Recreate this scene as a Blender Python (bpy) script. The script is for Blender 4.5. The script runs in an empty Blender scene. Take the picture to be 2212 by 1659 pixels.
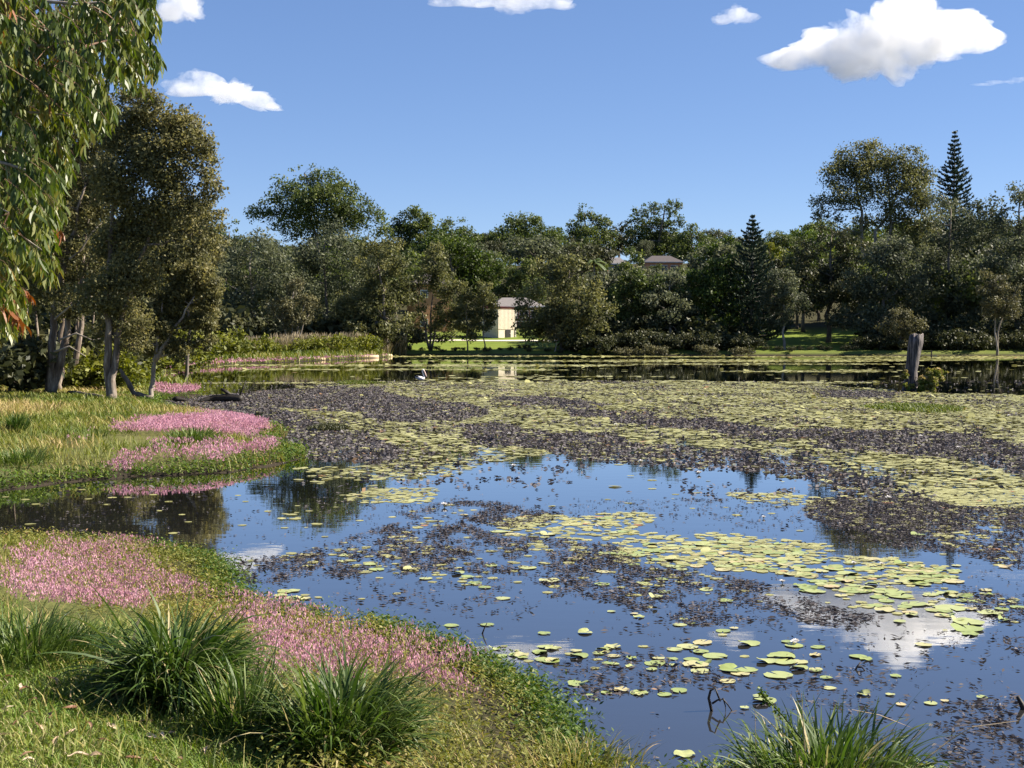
import bpy, math, random
import numpy as np
from mathutils import Vector, Matrix

# ------------------------------------------------------------------ scene, camera, sky, sun
S = bpy.context.scene
COL = S.collection
R = math.radians
CAMH = 3.4
K = 1.74                        # depth unit
F = 1725.4 * K                  # focal length in layout units (picture 2212 x 1659 units)
UC, VC = 1106.0, 829.5
PITCH = math.atan(119.5 / F)    # camera tilts down a little: horizon at 710

cam = bpy.data.cameras.new("camera"); cam_o = bpy.data.objects.new("camera", cam); COL.objects.link(cam_o)
cam.sensor_width = 36.0; cam.lens = 36.0 * F / 2212.0
cam.clip_start = 0.1; cam.clip_end = 20000
cam_o.location = (0, 0, CAMH); cam_o.rotation_euler = (math.pi / 2 - PITCH, 0, 0)
S.camera = cam_o

SUN_EL, SUN_AZ = 37.0, 80.0     # azimuth measured clockwise from +Y (view direction)
sun_dir = Vector((math.sin(R(SUN_AZ)) * math.cos(R(SUN_EL)), math.cos(R(SUN_AZ)) * math.cos(R(SUN_EL)), math.sin(R(SUN_EL))))
W = bpy.data.worlds.new("World"); S.world = W; W.use_nodes = True
wn = W.node_tree.nodes; wl = W.node_tree.links
sky = wn.new("ShaderNodeTexSky"); sky.sky_type = 'NISHITA'; sky.sun_disc = False
sky.sun_elevation = R(SUN_EL); sky.sun_rotation = R(SUN_AZ)
sky.air_density = 0.65; sky.dust_density = 0.0; sky.ozone_density = 6.0; sky.altitude = 500
gm = wn.new("ShaderNodeGamma"); gm.inputs[1].default_value = 0.6       # the camera's tone curve flattens the sky
hs0 = wn.new("ShaderNodeHueSaturation"); hs0.inputs["Hue"].default_value = 0.512; hs0.inputs["Saturation"].default_value = 1.24
wl.new(sky.outputs[0], gm.inputs[0]); wl.new(gm.outputs[0], hs0.inputs["Color"]); wl.new(hs0.outputs[0], wn["Background"].inputs[0]); wn["Background"].inputs[1].default_value = 0.102
sl = bpy.data.lights.new("sun", 'SUN'); sl.energy = 4.7; sl.angle = R(0.53); sl.color = (1.0, 0.91, 0.77)
so = bpy.data.objects.new("sun", sl); COL.objects.link(so); so.rotation_euler = sun_dir.to_track_quat('Z', 'Y').to_euler()
so.location = (60, 0, 60)
vs = S.view_settings; vs.view_transform = 'Standard'; vs.look = 'None'; vs.gamma = 1.0; vs.use_curve_mapping = False; vs.exposure = 1.55
S.cycles.use_denoising = True
S.cycles.max_bounces = 14; S.cycles.diffuse_bounces = 3; S.cycles.glossy_bounces = 3; S.cycles.transmission_bounces = 3
S.cycles.volume_bounces = 14; S.cycles.transparent_max_bounces = 8
S.cycles.caustics_reflective = False; S.cycles.caustics_refractive = False

rng = np.random.default_rng(7)
random.seed(7)

# ------------------------------------------------------------------ layout helpers
CP, SP = math.cos(PITCH), math.sin(PITCH)
def ray(u, v):
    a = (u - UC) / F; b = (VC - v) / F
    return np.array([a, CP + b * SP, -SP + b * CP])
def G(u, v, z=0.0):
    d = ray(u, v); t = (z - CAMH) / d[2]
    return np.array([d[0] * t, d[1] * t, z])
def D(u, v, Y):
    d = ray(u, v); t = Y / d[1]
    return np.array([d[0] * t, Y, CAMH + d[2] * t])
def proj(P):
    x, y, z = P[..., 0], P[..., 1], P[..., 2] - CAMH
    f = y * CP - z * SP; up = y * SP + z * CP
    f = np.where(f < 0.05, 0.05, f)
    return UC + F * x / f, VC - F * up / f
def inpoly(px, py, poly):
    px = np.asarray(px, float); py = np.asarray(py, float)
    res = np.zeros(px.shape, bool); n = len(poly); j = n - 1
    for i in range(n):
        xi, yi = poly[i][0], poly[i][1]; xj, yj = poly[j][0], poly[j][1]
        if yi != yj:
            c = ((yi > py) != (yj > py)) & (px < (xj - xi) * (py - yi) / (yj - yi) + xi)
            res ^= c
        j = i
    return res
def polydist(px, py, poly):
    px = np.asarray(px, float); py = np.asarray(py, float)
    best = np.full(px.shape, 1e9); n = len(poly)
    for i in range(n):
        ax, ay = poly[i]; bx, by = poly[(i + 1) % n]
        dx, dy = bx - ax, by - ay; L = dx * dx + dy * dy + 1e-12
        t = np.clip(((px - ax) * dx + (py - ay) * dy) / L, 0, 1)
        q = (px - ax - t * dx) ** 2 + (py - ay - t * dy) ** 2
        best = np.minimum(best, q)
    return np.sqrt(best)
def _h(i, j, s):
    n = (i.astype(np.int64) * 374761393 + j.astype(np.int64) * 668265263 + s * 974711) & 0x7fffffff
    n = ((n ^ (n >> 13)) * 1274126177) & 0x7fffffff
    return ((n ^ (n >> 16)) & 0xffff) / 65535.0
def vn(x, y, s=0):
    x = np.asarray(x, float); y = np.asarray(y, float)
    i = np.floor(x); j = np.floor(y); fx = x - i; fy = y - j
    fx = fx * fx * (3 - 2 * fx); fy = fy * fy * (3 - 2 * fy)
    a = _h(i, j, s); b = _h(i + 1, j, s); c = _h(i, j + 1, s); d = _h(i + 1, j + 1, s)
    return (a * (1 - fx) + b * fx) * (1 - fy) + (c * (1 - fx) + d * fx) * fy
def fbm(x, y, s=0, o=4):
    t = 0; a = 0.5; n = 0
    for k in range(o):
        t = t + a * vn(x * 2 ** k, y * 2 ** k, s + k * 17); n += a; a *= 0.5
    return t / n
def sstep(a, b, x):
    t = np.clip((x - a) / (b - a), 0, 1); return t * t * (3 - 2 * t)

# ------------------------------------------------------------------ object helpers
def link(o, parent=None):
    COL.objects.link(o)
    if parent is not None: o.parent = parent
    return o
def tag(o, label=None, cat=None, group=None, kind=None):
    if label: o["label"] = label
    if cat: o["category"] = cat
    if group: o["group"] = group
    if kind: o["kind"] = kind
    return o
def empty(name, loc, label=None, cat=None, group=None, rz=0.0):
    o = bpy.data.objects.new(name, None); COL.objects.link(o)
    o.location = [float(c) for c in loc]; o.rotation_euler = (0, 0, rz); o.empty_display_size = 0.1
    return tag(o, label, cat, group)
def mesh_np(name, V, faces, mat, tint=None, smooth=False):
    """V (n,3); faces: list of int arrays (m,k), each of one polygon size."""
    V = np.ascontiguousarray(V, np.float32)
    if not isinstance(faces, (list, tuple)): faces = [faces]
    me = bpy.data.meshes.new(name)
    me.vertices.add(len(V)); me.vertices.foreach_set("co", V.ravel())
    loops = np.concatenate([f.ravel() for f in faces]).astype(np.int32)
    tot = np.concatenate([np.full(len(f), f.shape[1], np.int32) for f in faces])
    st = np.concatenate([[0], np.cumsum(tot)[:-1]]).astype(np.int32)
    me.loops.add(len(loops)); me.loops.foreach_set("vertex_index", loops)
    me.polygons.add(len(tot)); me.polygons.foreach_set("loop_start", st); me.polygons.foreach_set("loop_total", tot)
    if tint is not None:
        a = me.attributes.new("tint", 'FLOAT', 'POINT'); a.data.foreach_set("value", np.ascontiguousarray(tint, np.float32))
    me.update(calc_edges=True)
    if smooth: me.polygons.foreach_set("use_smooth", np.ones(len(tot), bool))
    if mat: me.materials.append(mat)
    return me
def obj(name, me, parent=None, loc=None):
    o = bpy.data.objects.new(name, me); link(o, parent)
    if loc is not None: o.location = [float(c) for c in loc]
    return o
class MB:
    """collects boxes / tubes / free polygons into one mesh"""
    def __init__(s): s.v = []; s.f = []
    def box(s, c, d, rz=0.0, taper=1.0):
        cx, cy, cz = c; dx, dy, dz = [q / 2 for q in d]; b = len(s.v); ca, sa = math.cos(rz), math.sin(rz)
        for z in (-1, 1):
            t = taper if z > 0 else 1
            for x, y in ((-1, -1), (1, -1), (1, 1), (-1, 1)):
                X, Y = x * dx * t, y * dy * t
                s.v.append((cx + X * ca - Y * sa, cy + X * sa + Y * ca, cz + z * dz))
        s.f += [tuple(b + k for k in q) for q in ((0, 3, 2, 1), (4, 5, 6, 7), (0, 1, 5, 4), (1, 2, 6, 5), (2, 3, 7, 6), (3, 0, 4, 7))]
        return s
    def tube(s, pts, rad, n=6, cap=True, noise=0.0):
        pts = [np.array(p, float) for p in pts]; b = len(s.v); m = len(pts)
        if np.isscalar(rad): rad = [rad] * m
        for i, p in enumerate(pts):
            t = pts[min(i + 1, m - 1)] - pts[max(i - 1, 0)]; t /= (np.linalg.norm(t) + 1e-9)
            ref = np.array([0.31, 0.95, 0.05]) if abs(t[2]) > 0.7 else np.array([0, 0, 1.0])
            e1 = np.cross(t, ref); e1 /= np.linalg.norm(e1) + 1e-9; e2 = np.cross(t, e1)
            for k in range(n):
                a = 2 * math.pi * k / n; r = rad[i] * (1 + noise * (random.random() - 0.5))
                s.v.append(tuple(p + r * (math.cos(a) * e1 + math.sin(a) * e2)))
        for i in range(m - 1):
            for k in range(n):
                k2 = (k + 1) % n
                s.f.append((b + i * n + k, b + i * n + k2, b + (i + 1) * n + k2, b + (i + 1) * n + k))
        if cap:
            s.f.append(tuple(b + k for k in range(n))[::-1]); s.f.append(tuple(b + (m - 1) * n + k for k in range(n)))
        return s
    def poly(s, pts):
        b = len(s.v); s.v += [tuple(float(c) for c in p) for p in pts]; s.f.append(tuple(range(b, b + len(pts)))); return s
    def build(s, name, mat, parent=None, loc=None, smooth=False):
        me = bpy.data.meshes.new(name); me.from_pydata([tuple(map(float, v)) for v in s.v], [], s.f); me.update()
        if smooth: me.polygons.foreach_set("use_smooth", np.ones(len(me.polygons), bool))
        me.materials.append(mat); return obj(name, me, parent, loc)

# ------------------------------------------------------------------ materials
def newmat(name):
    m = bpy.data.materials.new(name); m.use_nodes = True; nt = m.node_tree
    for n in list(nt.nodes):
        if n.type != 'OUTPUT_MATERIAL' and n.type != 'BSDF_PRINCIPLED': nt.nodes.remove(n)
    return m, nt, nt.nodes["Principled BSDF"], nt.nodes["Material Output"]
def ramp(nt, cols, fac):
    r = nt.nodes.new("ShaderNodeValToRGB"); e = r.color_ramp.elements
    while len(e) < len(cols): e.new(0.5)
    for i, (p, c) in enumerate(cols):
        e[i].position = p; e[i].color = (*c, 1)
    nt.links.new(fac, r.inputs[0]); return r.outputs[0]
def leafmat(name, cols, trans=0.3, rough=0.55, spec=0.25, rnd=0.0, tcol=None):
    """cols: list of (pos, rgb) over the per-leaf tint; trans: share of light let through"""
    m, nt, p, out = newmat(name)
    at = nt.nodes.new("ShaderNodeAttribute"); at.attribute_name = "tint"
    fac = at.outputs["Fac"]
    if rnd:
        oi = nt.nodes.new("ShaderNodeObjectInfo"); ma = nt.nodes.new("ShaderNodeMath"); ma.operation = 'MULTIPLY_ADD'
        nt.links.new(oi.outputs["Random"], ma.inputs[0]); ma.inputs[1].default_value = rnd; nt.links.new(fac, ma.inputs[2]); fac = ma.outputs[0]
    c = ramp(nt, cols, fac)
    nt.links.new(c, p.inputs["Base Color"]); p.inputs["Roughness"].default_value = rough
    p.inputs["Specular IOR Level"].default_value = spec
    if trans:
        t = nt.nodes.new("ShaderNodeBsdfTranslucent"); mx = nt.nodes.new("ShaderNodeMixShader"); mx.inputs[0].default_value = trans
        hs = nt.nodes.new("ShaderNodeHueSaturation"); hs.inputs["Saturation"].default_value = 1.15; hs.inputs["Value"].default_value = 1.25
        nt.links.new(c, hs.inputs["Color"]); nt.links.new(hs.outputs[0], t.inputs["Color"])
        nt.links.new(p.outputs[0], mx.inputs[1]); nt.links.new(t.outputs[0], mx.inputs[2]); nt.links.new(mx.outputs[0], out.inputs[0])
    return m
def noisemat(name, cols, scale=(1, 1, 1), detail=6, rough=0.8, bump=0.0, spec=0.3, nscale=1.0, bdist=0.02):
    m, nt, p, out = newmat(name)
    tc = nt.nodes.new("ShaderNodeTexCoord"); mp = nt.nodes.new("ShaderNodeMapping"); mp.inputs["Scale"].default_value = scale
    nt.links.new(tc.outputs["Object"], mp.inputs[0])
    n = nt.nodes.new("ShaderNodeTexNoise"); n.inputs["Scale"].default_value = nscale; n.inputs["Detail"].default_value = detail; n.inputs["Roughness"].default_value = 0.65
    nt.links.new(mp.outputs[0], n.inputs["Vector"])
    nt.links.new(ramp(nt, cols, n.outputs["Fac"]), p.inputs["Base Color"])
    p.inputs["Roughness"].default_value = rough; p.inputs["Specular IOR Level"].default_value = spec
    if bump:
        b = nt.nodes.new("ShaderNodeBump"); b.inputs["Strength"].default_value = bump; b.inputs["Distance"].default_value = bdist
        nt.links.new(n.outputs["Fac"], b.inputs["Height"]); nt.links.new(b.outputs[0], p.inputs["Normal"])
    return m
def plain(name, col, rough=0.6, spec=0.3):
    return noisemat(name, [(0.3, tuple(c * 0.82 for c in col)), (0.7, tuple(min(1, c * 1.12) for c in col))], nscale=3.0, rough=rough, spec=spec)

M = {}
# foliage kinds
M['olive'] = leafmat('olive_paperbark_leaf', [(0.0, (0.0516, 0.0584, 0.0264)), (0.5, (0.127, 0.1331, 0.0527)), (1.0, (0.2368, 0.2216, 0.0812))], 0.38)
M['grey'] = leafmat('grey_paperbark_leaf', [(0.0, (0.0405, 0.0493, 0.029)), (0.5, (0.0971, 0.1098, 0.0599)), (1.0, (0.1822, 0.1904, 0.1014))], 0.35)
M['grove'] = leafmat('brown_olive_paperbark_leaf', [(0.0, (0.06, 0.0616, 0.0286)), (0.5, (0.15, 0.1456, 0.0605)), (1.0, (0.28, 0.2408, 0.0935))], 0.42)
M['gum'] = leafmat('gum_leaf', [(0.0, (0.0347, 0.0521, 0.0168)), (0.5, (0.0832, 0.1091, 0.0315)), (1.0, (0.1619, 0.186, 0.0483))], 0.36)
M['fig'] = leafmat('glossy_green_leaf', [(0.0, (0.0236, 0.041, 0.0115)), (0.5, (0.061, 0.0902, 0.0173)), (1.0, (0.1181, 0.1537, 0.0288))], 0.35)
M['pine'] = leafmat('pine_needle', [(0.0, (0.013, 0.026, 0.0168)), (1.0, (0.0416, 0.065, 0.036))], 0.1)
M['pale'] = leafmat('pale_paperbark_leaf', [(0.0, (0.055, 0.055, 0.030)), (0.5, (0.120, 0.115, 0.055)), (1.0, (0.200, 0.180, 0.080))], 0.25)
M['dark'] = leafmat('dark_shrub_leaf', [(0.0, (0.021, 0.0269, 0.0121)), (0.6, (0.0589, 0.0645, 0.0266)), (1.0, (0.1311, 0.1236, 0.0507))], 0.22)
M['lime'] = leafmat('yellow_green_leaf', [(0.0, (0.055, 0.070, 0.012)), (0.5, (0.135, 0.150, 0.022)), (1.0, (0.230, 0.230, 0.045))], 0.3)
M['euc'] = leafmat('drooping_gum_leaf', [(0.0, (0.0373, 0.0644, 0.0104)), (0.45, (0.0885, 0.1221, 0.0194)), (0.8, (0.1769, 0.1807, 0.0291)), (0.93, (0.2142, 0.1563, 0.0323)), (1.0, (0.2422, 0.0879, 0.0291))], 0.32, rough=0.42, spec=0.4)
M['tus'] = leafmat('tussock_blade', [(0.0, (0.026, 0.056, 0.010)), (0.5, (0.066, 0.112, 0.022)), (0.85, (0.150, 0.195, 0.050)), (1.0, (0.44, 0.37, 0.19))], 0.3, rough=0.5, spec=0.3)
M['lawn'] = leafmat('lawn_blade', [(0.0, (0.055, 0.115, 0.014)), (0.5, (0.135, 0.215, 0.030)), (0.85, (0.260, 0.280, 0.070)), (1.0, (0.48, 0.40, 0.24))], 0.3)
M['straw'] = leafmat('straw_grass', [(0.0, (0.084, 0.1219, 0.018)), (0.35, (0.1736, 0.1961, 0.034)), (0.7, (0.3024, 0.2544, 0.085)), (1.0, (0.448, 0.3286, 0.16))], 0.3)
M['knot'] = leafmat('bank_herb_leaf', [(0.0, (0.065, 0.090, 0.016)), (0.45, (0.160, 0.170, 0.032)), (0.8, (0.260, 0.235, 0.060)), (1.0, (0.30, 0.16, 0.08))], 0.3)
M['fringe'] = leafmat('waters_edge_leaf', [(0.0, (0.035, 0.075, 0.012)), (0.5, (0.085, 0.140, 0.020)), (1.0, (0.170, 0.215, 0.040))], 0.3)
M['isle'] = leafmat('island_grass', [(0.0, (0.045, 0.070, 0.014)), (0.5, (0.105, 0.140, 0.024)), (0.8, (0.18, 0.19, 0.05)), (1.0, (0.26, 0.21, 0.09))], 0.3)
M['pink'] = leafmat('pink_flower_spike', [(0.0, (0.2328, 0.1296, 0.1144)), (0.4, (0.4462, 0.216, 0.2808)), (1.0, (0.6402, 0.3888, 0.4784))], 0.25, rough=0.8, spec=0.1)
M['reed'] = leafmat('reed_blade', [(0.0, (0.085, 0.085, 0.030)), (0.5, (0.210, 0.175, 0.080)), (1.0, (0.400, 0.330, 0.230))], 0.25)
M['weed'] = leafmat('brown_water_weed', [(0.0, (0.0423, 0.0359, 0.0367)), (0.5, (0.1058, 0.094, 0.0979)), (0.9, (0.1799, 0.1669, 0.169)), (1.0, (0.2328, 0.1483, 0.0857))], 0.1, rough=0.7, spec=0.12)
M['padfar'] = leafmat('lily_pad_mass', [(0.0, (0.228, 0.2183, 0.0825)), (0.5, (0.372, 0.3599, 0.1375)), (0.9, (0.48, 0.4602, 0.198)), (0.96, (0.48, 0.3422, 0.165)), (1.0, (0.432, 0.2242, 0.099))], 0.12, rough=0.42, spec=0.45)
M['litter'] = leafmat('dry_leaf', [(0.0, (0.18, 0.085, 0.05)), (0.4, (0.40, 0.27, 0.17)), (1.0, (0.62, 0.50, 0.36))], 0.15, rnd=1.0)
M['frond'] = leafmat('palm_frond', [(0.0, (0.035, 0.06, 0.018)), (1.0, (0.14, 0.18, 0.07))], 0.25)
# bark and wood
M['paper'] = noisemat('paperbark', [(0.30, (0.045, 0.034, 0.027)), (0.5, (0.14, 0.108, 0.085)), (0.72, (0.40, 0.34, 0.28))], (1, 1, 0.18), nscale=6, bump=1.0, rough=0.9)
M['bark'] = noisemat('grey_bark', [(0.25, (0.06, 0.05, 0.042)), (0.55, (0.16, 0.135, 0.11)), (0.85, (0.30, 0.26, 0.21))], (1, 1, 0.25), nscale=5, bump=0.5, rough=0.9)
M['palebark'] = noisemat('pale_gum_bark', [(0.30, (0.12, 0.10, 0.08)), (0.52, (0.27, 0.23, 0.19)), (0.75, (0.46, 0.41, 0.35))], (1, 1, 0.3), nscale=4, bump=0.3, rough=0.85)
M['twig'] = noisemat('reddish_twig', [(0.3, (0.09, 0.05, 0.03)), (0.7, (0.22, 0.13, 0.08))], nscale=8, rough=0.7)
M['wet'] = noisemat('wet_dark_wood', [(0.3, (0.010, 0.008, 0.006)), (0.7, (0.035, 0.028, 0.022))], (1, 1, 1), nscale=6, bump=0.5, rough=0.6)
M['drift'] = noisemat('bleached_timber', [(0.3, (0.40, 0.29, 0.17)), (0.7, (0.66, 0.52, 0.34))], (1, 1, 1), nscale=3, bump=0.3, rough=0.8)
M['stump'] = noisemat('weathered_stump', [(0.35, (0.022, 0.020, 0.021)), (0.5, (0.075, 0.068, 0.068)), (0.66, (0.24, 0.205, 0.195))], (2.2, 2.2, 0.22), nscale=5, bump=0.9, rough=0.9, bdist=0.05)
# buildings
M['cream'] = plain('cream_sheet_wall', (0.74, 0.64, 0.50)); M['base'] = plain('painted_block_base', (0.70, 0.62, 0.50))
M['maroon'] = plain('maroon_trim', (0.20, 0.06, 0.05)); M['roofpale'] = plain('pale_metal_roof', (0.20, 0.18, 0.17)); M['roofbrown'] = plain('brown_tile_roof', (0.10, 0.085, 0.08))
M['brick'] = noisemat('orange_brick', [(0.3, (0.36, 0.17, 0.09)), (0.7, (0.52, 0.29, 0.17))], nscale=9)
M['brown'] = plain('brown_brick', (0.22, 0.13, 0.10)); M['white'] = plain('white_paint', (0.72, 0.71, 0.68)); M['darkpaint'] = plain('dark_paint', (0.03, 0.03, 0.03))
m, nt, p, out = newmat('window_glass'); p.inputs["Base Color"].default_value = (0.02, 0.025, 0.03, 1); p.inputs["Roughness"].default_value = 0.08; M['glass'] = m
M['feather'] = plain('white_feather', (0.80, 0.77, 0.75)); M['feathdark'] = plain('black_feather', (0.02, 0.02, 0.022)); M['bill'] = plain('pink_bill', (0.70, 0.52, 0.46)); M['eye'] = plain('dark_eye', (0.02, 0.015, 0.01))
M['petal'] = plain('white_petal', (0.82, 0.80, 0.78)); M['stamen'] = plain('yellow_stamen', (0.70, 0.50, 0.08))
# single pads: colour by object
m, nt, p, out = newmat('lily_pad')
oi = nt.nodes.new("ShaderNodeObjectInfo"); tc = nt.nodes.new("ShaderNodeTexCoord"); nz = nt.nodes.new("ShaderNodeTexNoise"); nz.inputs["Scale"].default_value = 2.2; nz.inputs["Detail"].default_value = 5
nt.links.new(tc.outputs["Object"], nz.inputs["Vector"])
mm = nt.nodes.new("ShaderNodeMath"); mm.operation = 'MULTIPLY_ADD'; nt.links.new(nz.outputs["Fac"], mm.inputs[0]); mm.inputs[1].default_value = 0.42; nt.links.new(oi.outputs["Random"], mm.inputs[2])
mm2 = nt.nodes.new("ShaderNodeMath"); mm2.operation = 'MULTIPLY'; nt.links.new(mm.outputs[0], mm2.inputs[0]); mm2.inputs[1].default_value = 0.74
nt.links.new(ramp(nt, [(0.0, (0.190, 0.245, 0.070)), (0.35, (0.285, 0.330, 0.110)), (0.65, (0.370, 0.390, 0.165)), (0.86, (0.44, 0.38, 0.19)), (1.0, (0.46, 0.27, 0.14))], mm2.outputs[0]), p.inputs["Base Color"])
p.inputs["Roughness"].default_value = 0.40; p.inputs["Specular IOR Level"].default_value = 0.45
bp = nt.nodes.new("ShaderNodeBump"); bp.inputs["Strength"].default_value = 0.25; bp.inputs["Distance"].default_value = 0.01; nt.links.new(nz.outputs["Fac"], bp.inputs["Height"]); nt.links.new(bp.outputs[0], p.inputs["Normal"])
M['pad'] = m
# water
m, nt, p, out = newmat('pond_water')
p.inputs["Base Color"].default_value = (0.022, 0.021, 0.018, 1); p.inputs["Roughness"].default_value = 0.0; p.inputs["IOR"].default_value = 3.6
tc = nt.nodes.new("ShaderNodeTexCoord"); mp = nt.nodes.new("ShaderNodeMapping"); mp.inputs["Scale"].default_value = (0.55, 1.3, 1)
nt.links.new(tc.outputs["Object"], mp.inputs[0])
n1 = nt.nodes.new("ShaderNodeTexNoise"); n1.inputs["Scale"].default_value = 2.2; n1.inputs["Detail"].default_value = 3; nt.links.new(mp.outputs[0], n1.inputs["Vector"])
bp = nt.nodes.new("ShaderNodeBump"); bp.inputs["Strength"].default_value = 0.05; bp.inputs["Distance"].default_value = 0.02
nt.links.new(n1.outputs["Fac"], bp.inputs["Height"])
nt.nodes.remove(p); df = nt.nodes.new("ShaderNodeBsdfDiffuse"); df.inputs["Color"].default_value = (0.030, 0.029, 0.027, 1)      # murk below the surface
gs = nt.nodes.new("ShaderNodeBsdfGlossy"); gs.inputs["Roughness"].default_value = 0.0; fr = nt.nodes.new("ShaderNodeFresnel"); fr.inputs["IOR"].default_value = 1.33
ma = nt.nodes.new("ShaderNodeMath"); ma.operation = 'MULTIPLY_ADD'; ma.use_clamp = True; ma.inputs[1].default_value = 1.5; ma.inputs[2].default_value = 0.17; mxs = nt.nodes.new("ShaderNodeMixShader")
nt.links.new(fr.outputs[0], ma.inputs[0]); nt.links.new(ma.outputs[0], mxs.inputs[0]); nt.links.new(df.outputs[0], mxs.inputs[1]); nt.links.new(gs.outputs[0], mxs.inputs[2]); nt.links.new(mxs.outputs[0], out.inputs[0])
for q_ in (gs, fr): nt.links.new(bp.outputs[0], q_.inputs["Normal"])
M['water'] = m

# ------------------------------------------------------------------ shoreline and terrain
NEAR_D = [(-400, 1195), (0, 1188), (150, 1185), (330, 1195), (465, 1225), (505, 1300), (600, 1332), (700, 1352), (860, 1378), (1000, 1430), (1140, 1505), (1195, 1570), (1215, 1640), (1290, 1690), (1420, 1730), (1500, 1715), (1700, 1680), (1950, 1690), (2050, 1740), (2300, 1850)]
LEFT_D = [(-400, 1080), (0, 1062), (150, 1042), (300, 1030), (500, 1022), (600, 1004), (668, 989), (650, 975), (600, 966), (588, 957), (622, 944), (596, 926), (560, 916), (480, 906), (400, 892), (345, 880), (348, 866), (432, 853), (440, 842), (350, 833), (336, 822), (332, 808), (400, 797), (470, 790), (640, 782), (845, 771), (850, 768.5)]
NEAR = [tuple(G(u, v)[:2]) for u, v in NEAR_D] + [(14, 4 * K), (14, -14), (-40, -14), (-40, 11 * K)]
LEFT = [tuple(G(u, v)[:2]) for u, v in LEFT_D] + [(a_, b_ * K) for a_, b_ in [(-8, 101), (0, 100.5), (12, 101.5), (22, 100.5), (34, 101), (48, 99.5), (62, 100), (80, 98), (110, 96), (400, 90), (900, 90), (900, 2500), (-1200, 2500), (-1200, 14), (-40, 14)]]
def height(x, y):
    x = np.asarray(x, float); y = np.asarray(y, float)
    inN = inpoly(x, y, NEAR); inL = inpoly(x, y, LEFT)
    dN = polydist(x, y, NEAR); dL = polydist(x, y, LEFT)
    zn = np.minimum(1.72, 0.03 + 0.15 * dN) + 0.05 * (fbm(x * 1.4, y * 1.4, 5) - 0.5)
    left = 0.03 + 0.30 * sstep(0, 2.2, dL) + 0.012 * np.clip(dL, 0, 60) + 0.10 * (fbm(x * 0.5, y * 0.5, 9) - 0.5) * sstep(0, 1, dL)
    bank = 0.62 * sstep(0, 2.6, dL) + 0.02
    yk = y / K; t = np.maximum(0, yk - 104)
    hill = 0.135 * np.minimum(t, 20) + 0.165 * np.clip(t - 20, 0, 105) + 0.05 * np.clip(t - 125, 0, 250)
    hill = hill * (0.85 + 0.3 * fbm(x * 0.012, y * 0.012, 31, 2))
    far = bank + hill + 0.25 * (fbm(x * 0.12, y * 0.12, 3) - 0.5) * sstep(1, 6, dL)
    k = sstep(84, 100, yk)
    zl = left * (1 - k) + far * k
    zw = -0.06 - np.minimum(1.2, 0.35 * np.minimum(dN, dL))
    return np.where(inN, zn, np.where(inL, zl, zw))
def hz(x, y): return float(height(np.array([x]), np.array([y]))[0])
def place(u, v, it=14):
    z = 0.0
    for _ in range(it):
        p = G(u, v, min(z, 3.2)); z = 0.5 * z + 0.5 * hz(p[0], p[1])
    return np.array([p[0], p[1], hz(p[0], p[1])])

gy = np.concatenate([np.linspace(-14, 2, 12), np.linspace(2.2, 14, 90), np.linspace(14.3, 48, 90), np.linspace(48.6, 110, 70), np.linspace(112, 300, 40), np.geomspace(310, 2500, 24)]) * K
gx = np.concatenate([-np.geomspace(1200, 62, 26), np.linspace(-60, -14, 44), np.linspace(-13.6, 9, 100), np.linspace(9.5, 60, 40), np.geomspace(62, 900, 26)])
XX, YY = np.meshgrid(gx, gy); ZZ = height(XX.ravel(), YY.ravel())
nxg, nyg = len(gx), len(gy); idx = np.arange(nxg * nyg).reshape(nyg, nxg)
Fq = np.stack([idx[:-1, :-1], idx[:-1, 1:], idx[1:, 1:], idx[1:, :-1]], -1).reshape(-1, 4)
m, nt, p, out = newmat('ground_soil_and_grass')
tc = nt.nodes.new("ShaderNodeTexCoord"); n1 = nt.nodes.new("ShaderNodeTexNoise"); n1.inputs["Scale"].default_value = 0.35; n1.inputs["Detail"].default_value = 8
n2 = nt.nodes.new("ShaderNodeTexNoise"); n2.inputs["Scale"].default_value = 14; n2.inputs["Detail"].default_value = 6
nt.links.new(tc.outputs["Object"], n1.inputs["Vector"]); nt.links.new(tc.outputs["Object"], n2.inputs["Vector"])
ca = ramp(nt, [(0.35, (0.075, 0.105, 0.022)), (0.65, (0.125, 0.135, 0.035))], n1.outputs["Fac"])
cb = ramp(nt, [(0.3, (0.055, 0.045, 0.028)), (0.7, (0.16, 0.15, 0.055))], n2.outputs["Fac"])
mx = nt.nodes.new("ShaderNodeMixRGB"); mx.inputs[0].default_value = 0.5; nt.links.new(ca, mx.inputs[1]); nt.links.new(cb, mx.inputs[2])
# sunlit park lawn colour beyond the far bank, wet earth at the water's edge
sx = nt.nodes.new("ShaderNodeSeparateXYZ"); nt.links.new(tc.outputs["Object"], sx.inputs[0])
mr = nt.nodes.new("ShaderNodeMapRange"); mr.inputs[1].default_value = 98 * K; mr.inputs[2].default_value = 104 * K; nt.links.new(sx.outputs["Y"], mr.inputs[0])
cl = ramp(nt, [(0.3, (0.110, 0.155, 0.022)), (0.7, (0.165, 0.205, 0.035))], n1.outputs["Fac"])
mx2 = nt.nodes.new("ShaderNodeMixRGB"); nt.links.new(mr.outputs[0], mx2.inputs[0]); nt.links.new(mx.outputs[0], mx2.inputs[1]); nt.links.new(cl, mx2.inputs[2])
mr4 = nt.nodes.new("ShaderNodeMapRange"); mr4.inputs[1].default_value = 119 * K; mr4.inputs[2].default_value = 127 * K; nt.links.new(sx.outputs["Y"], mr4.inputs[0])
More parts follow.
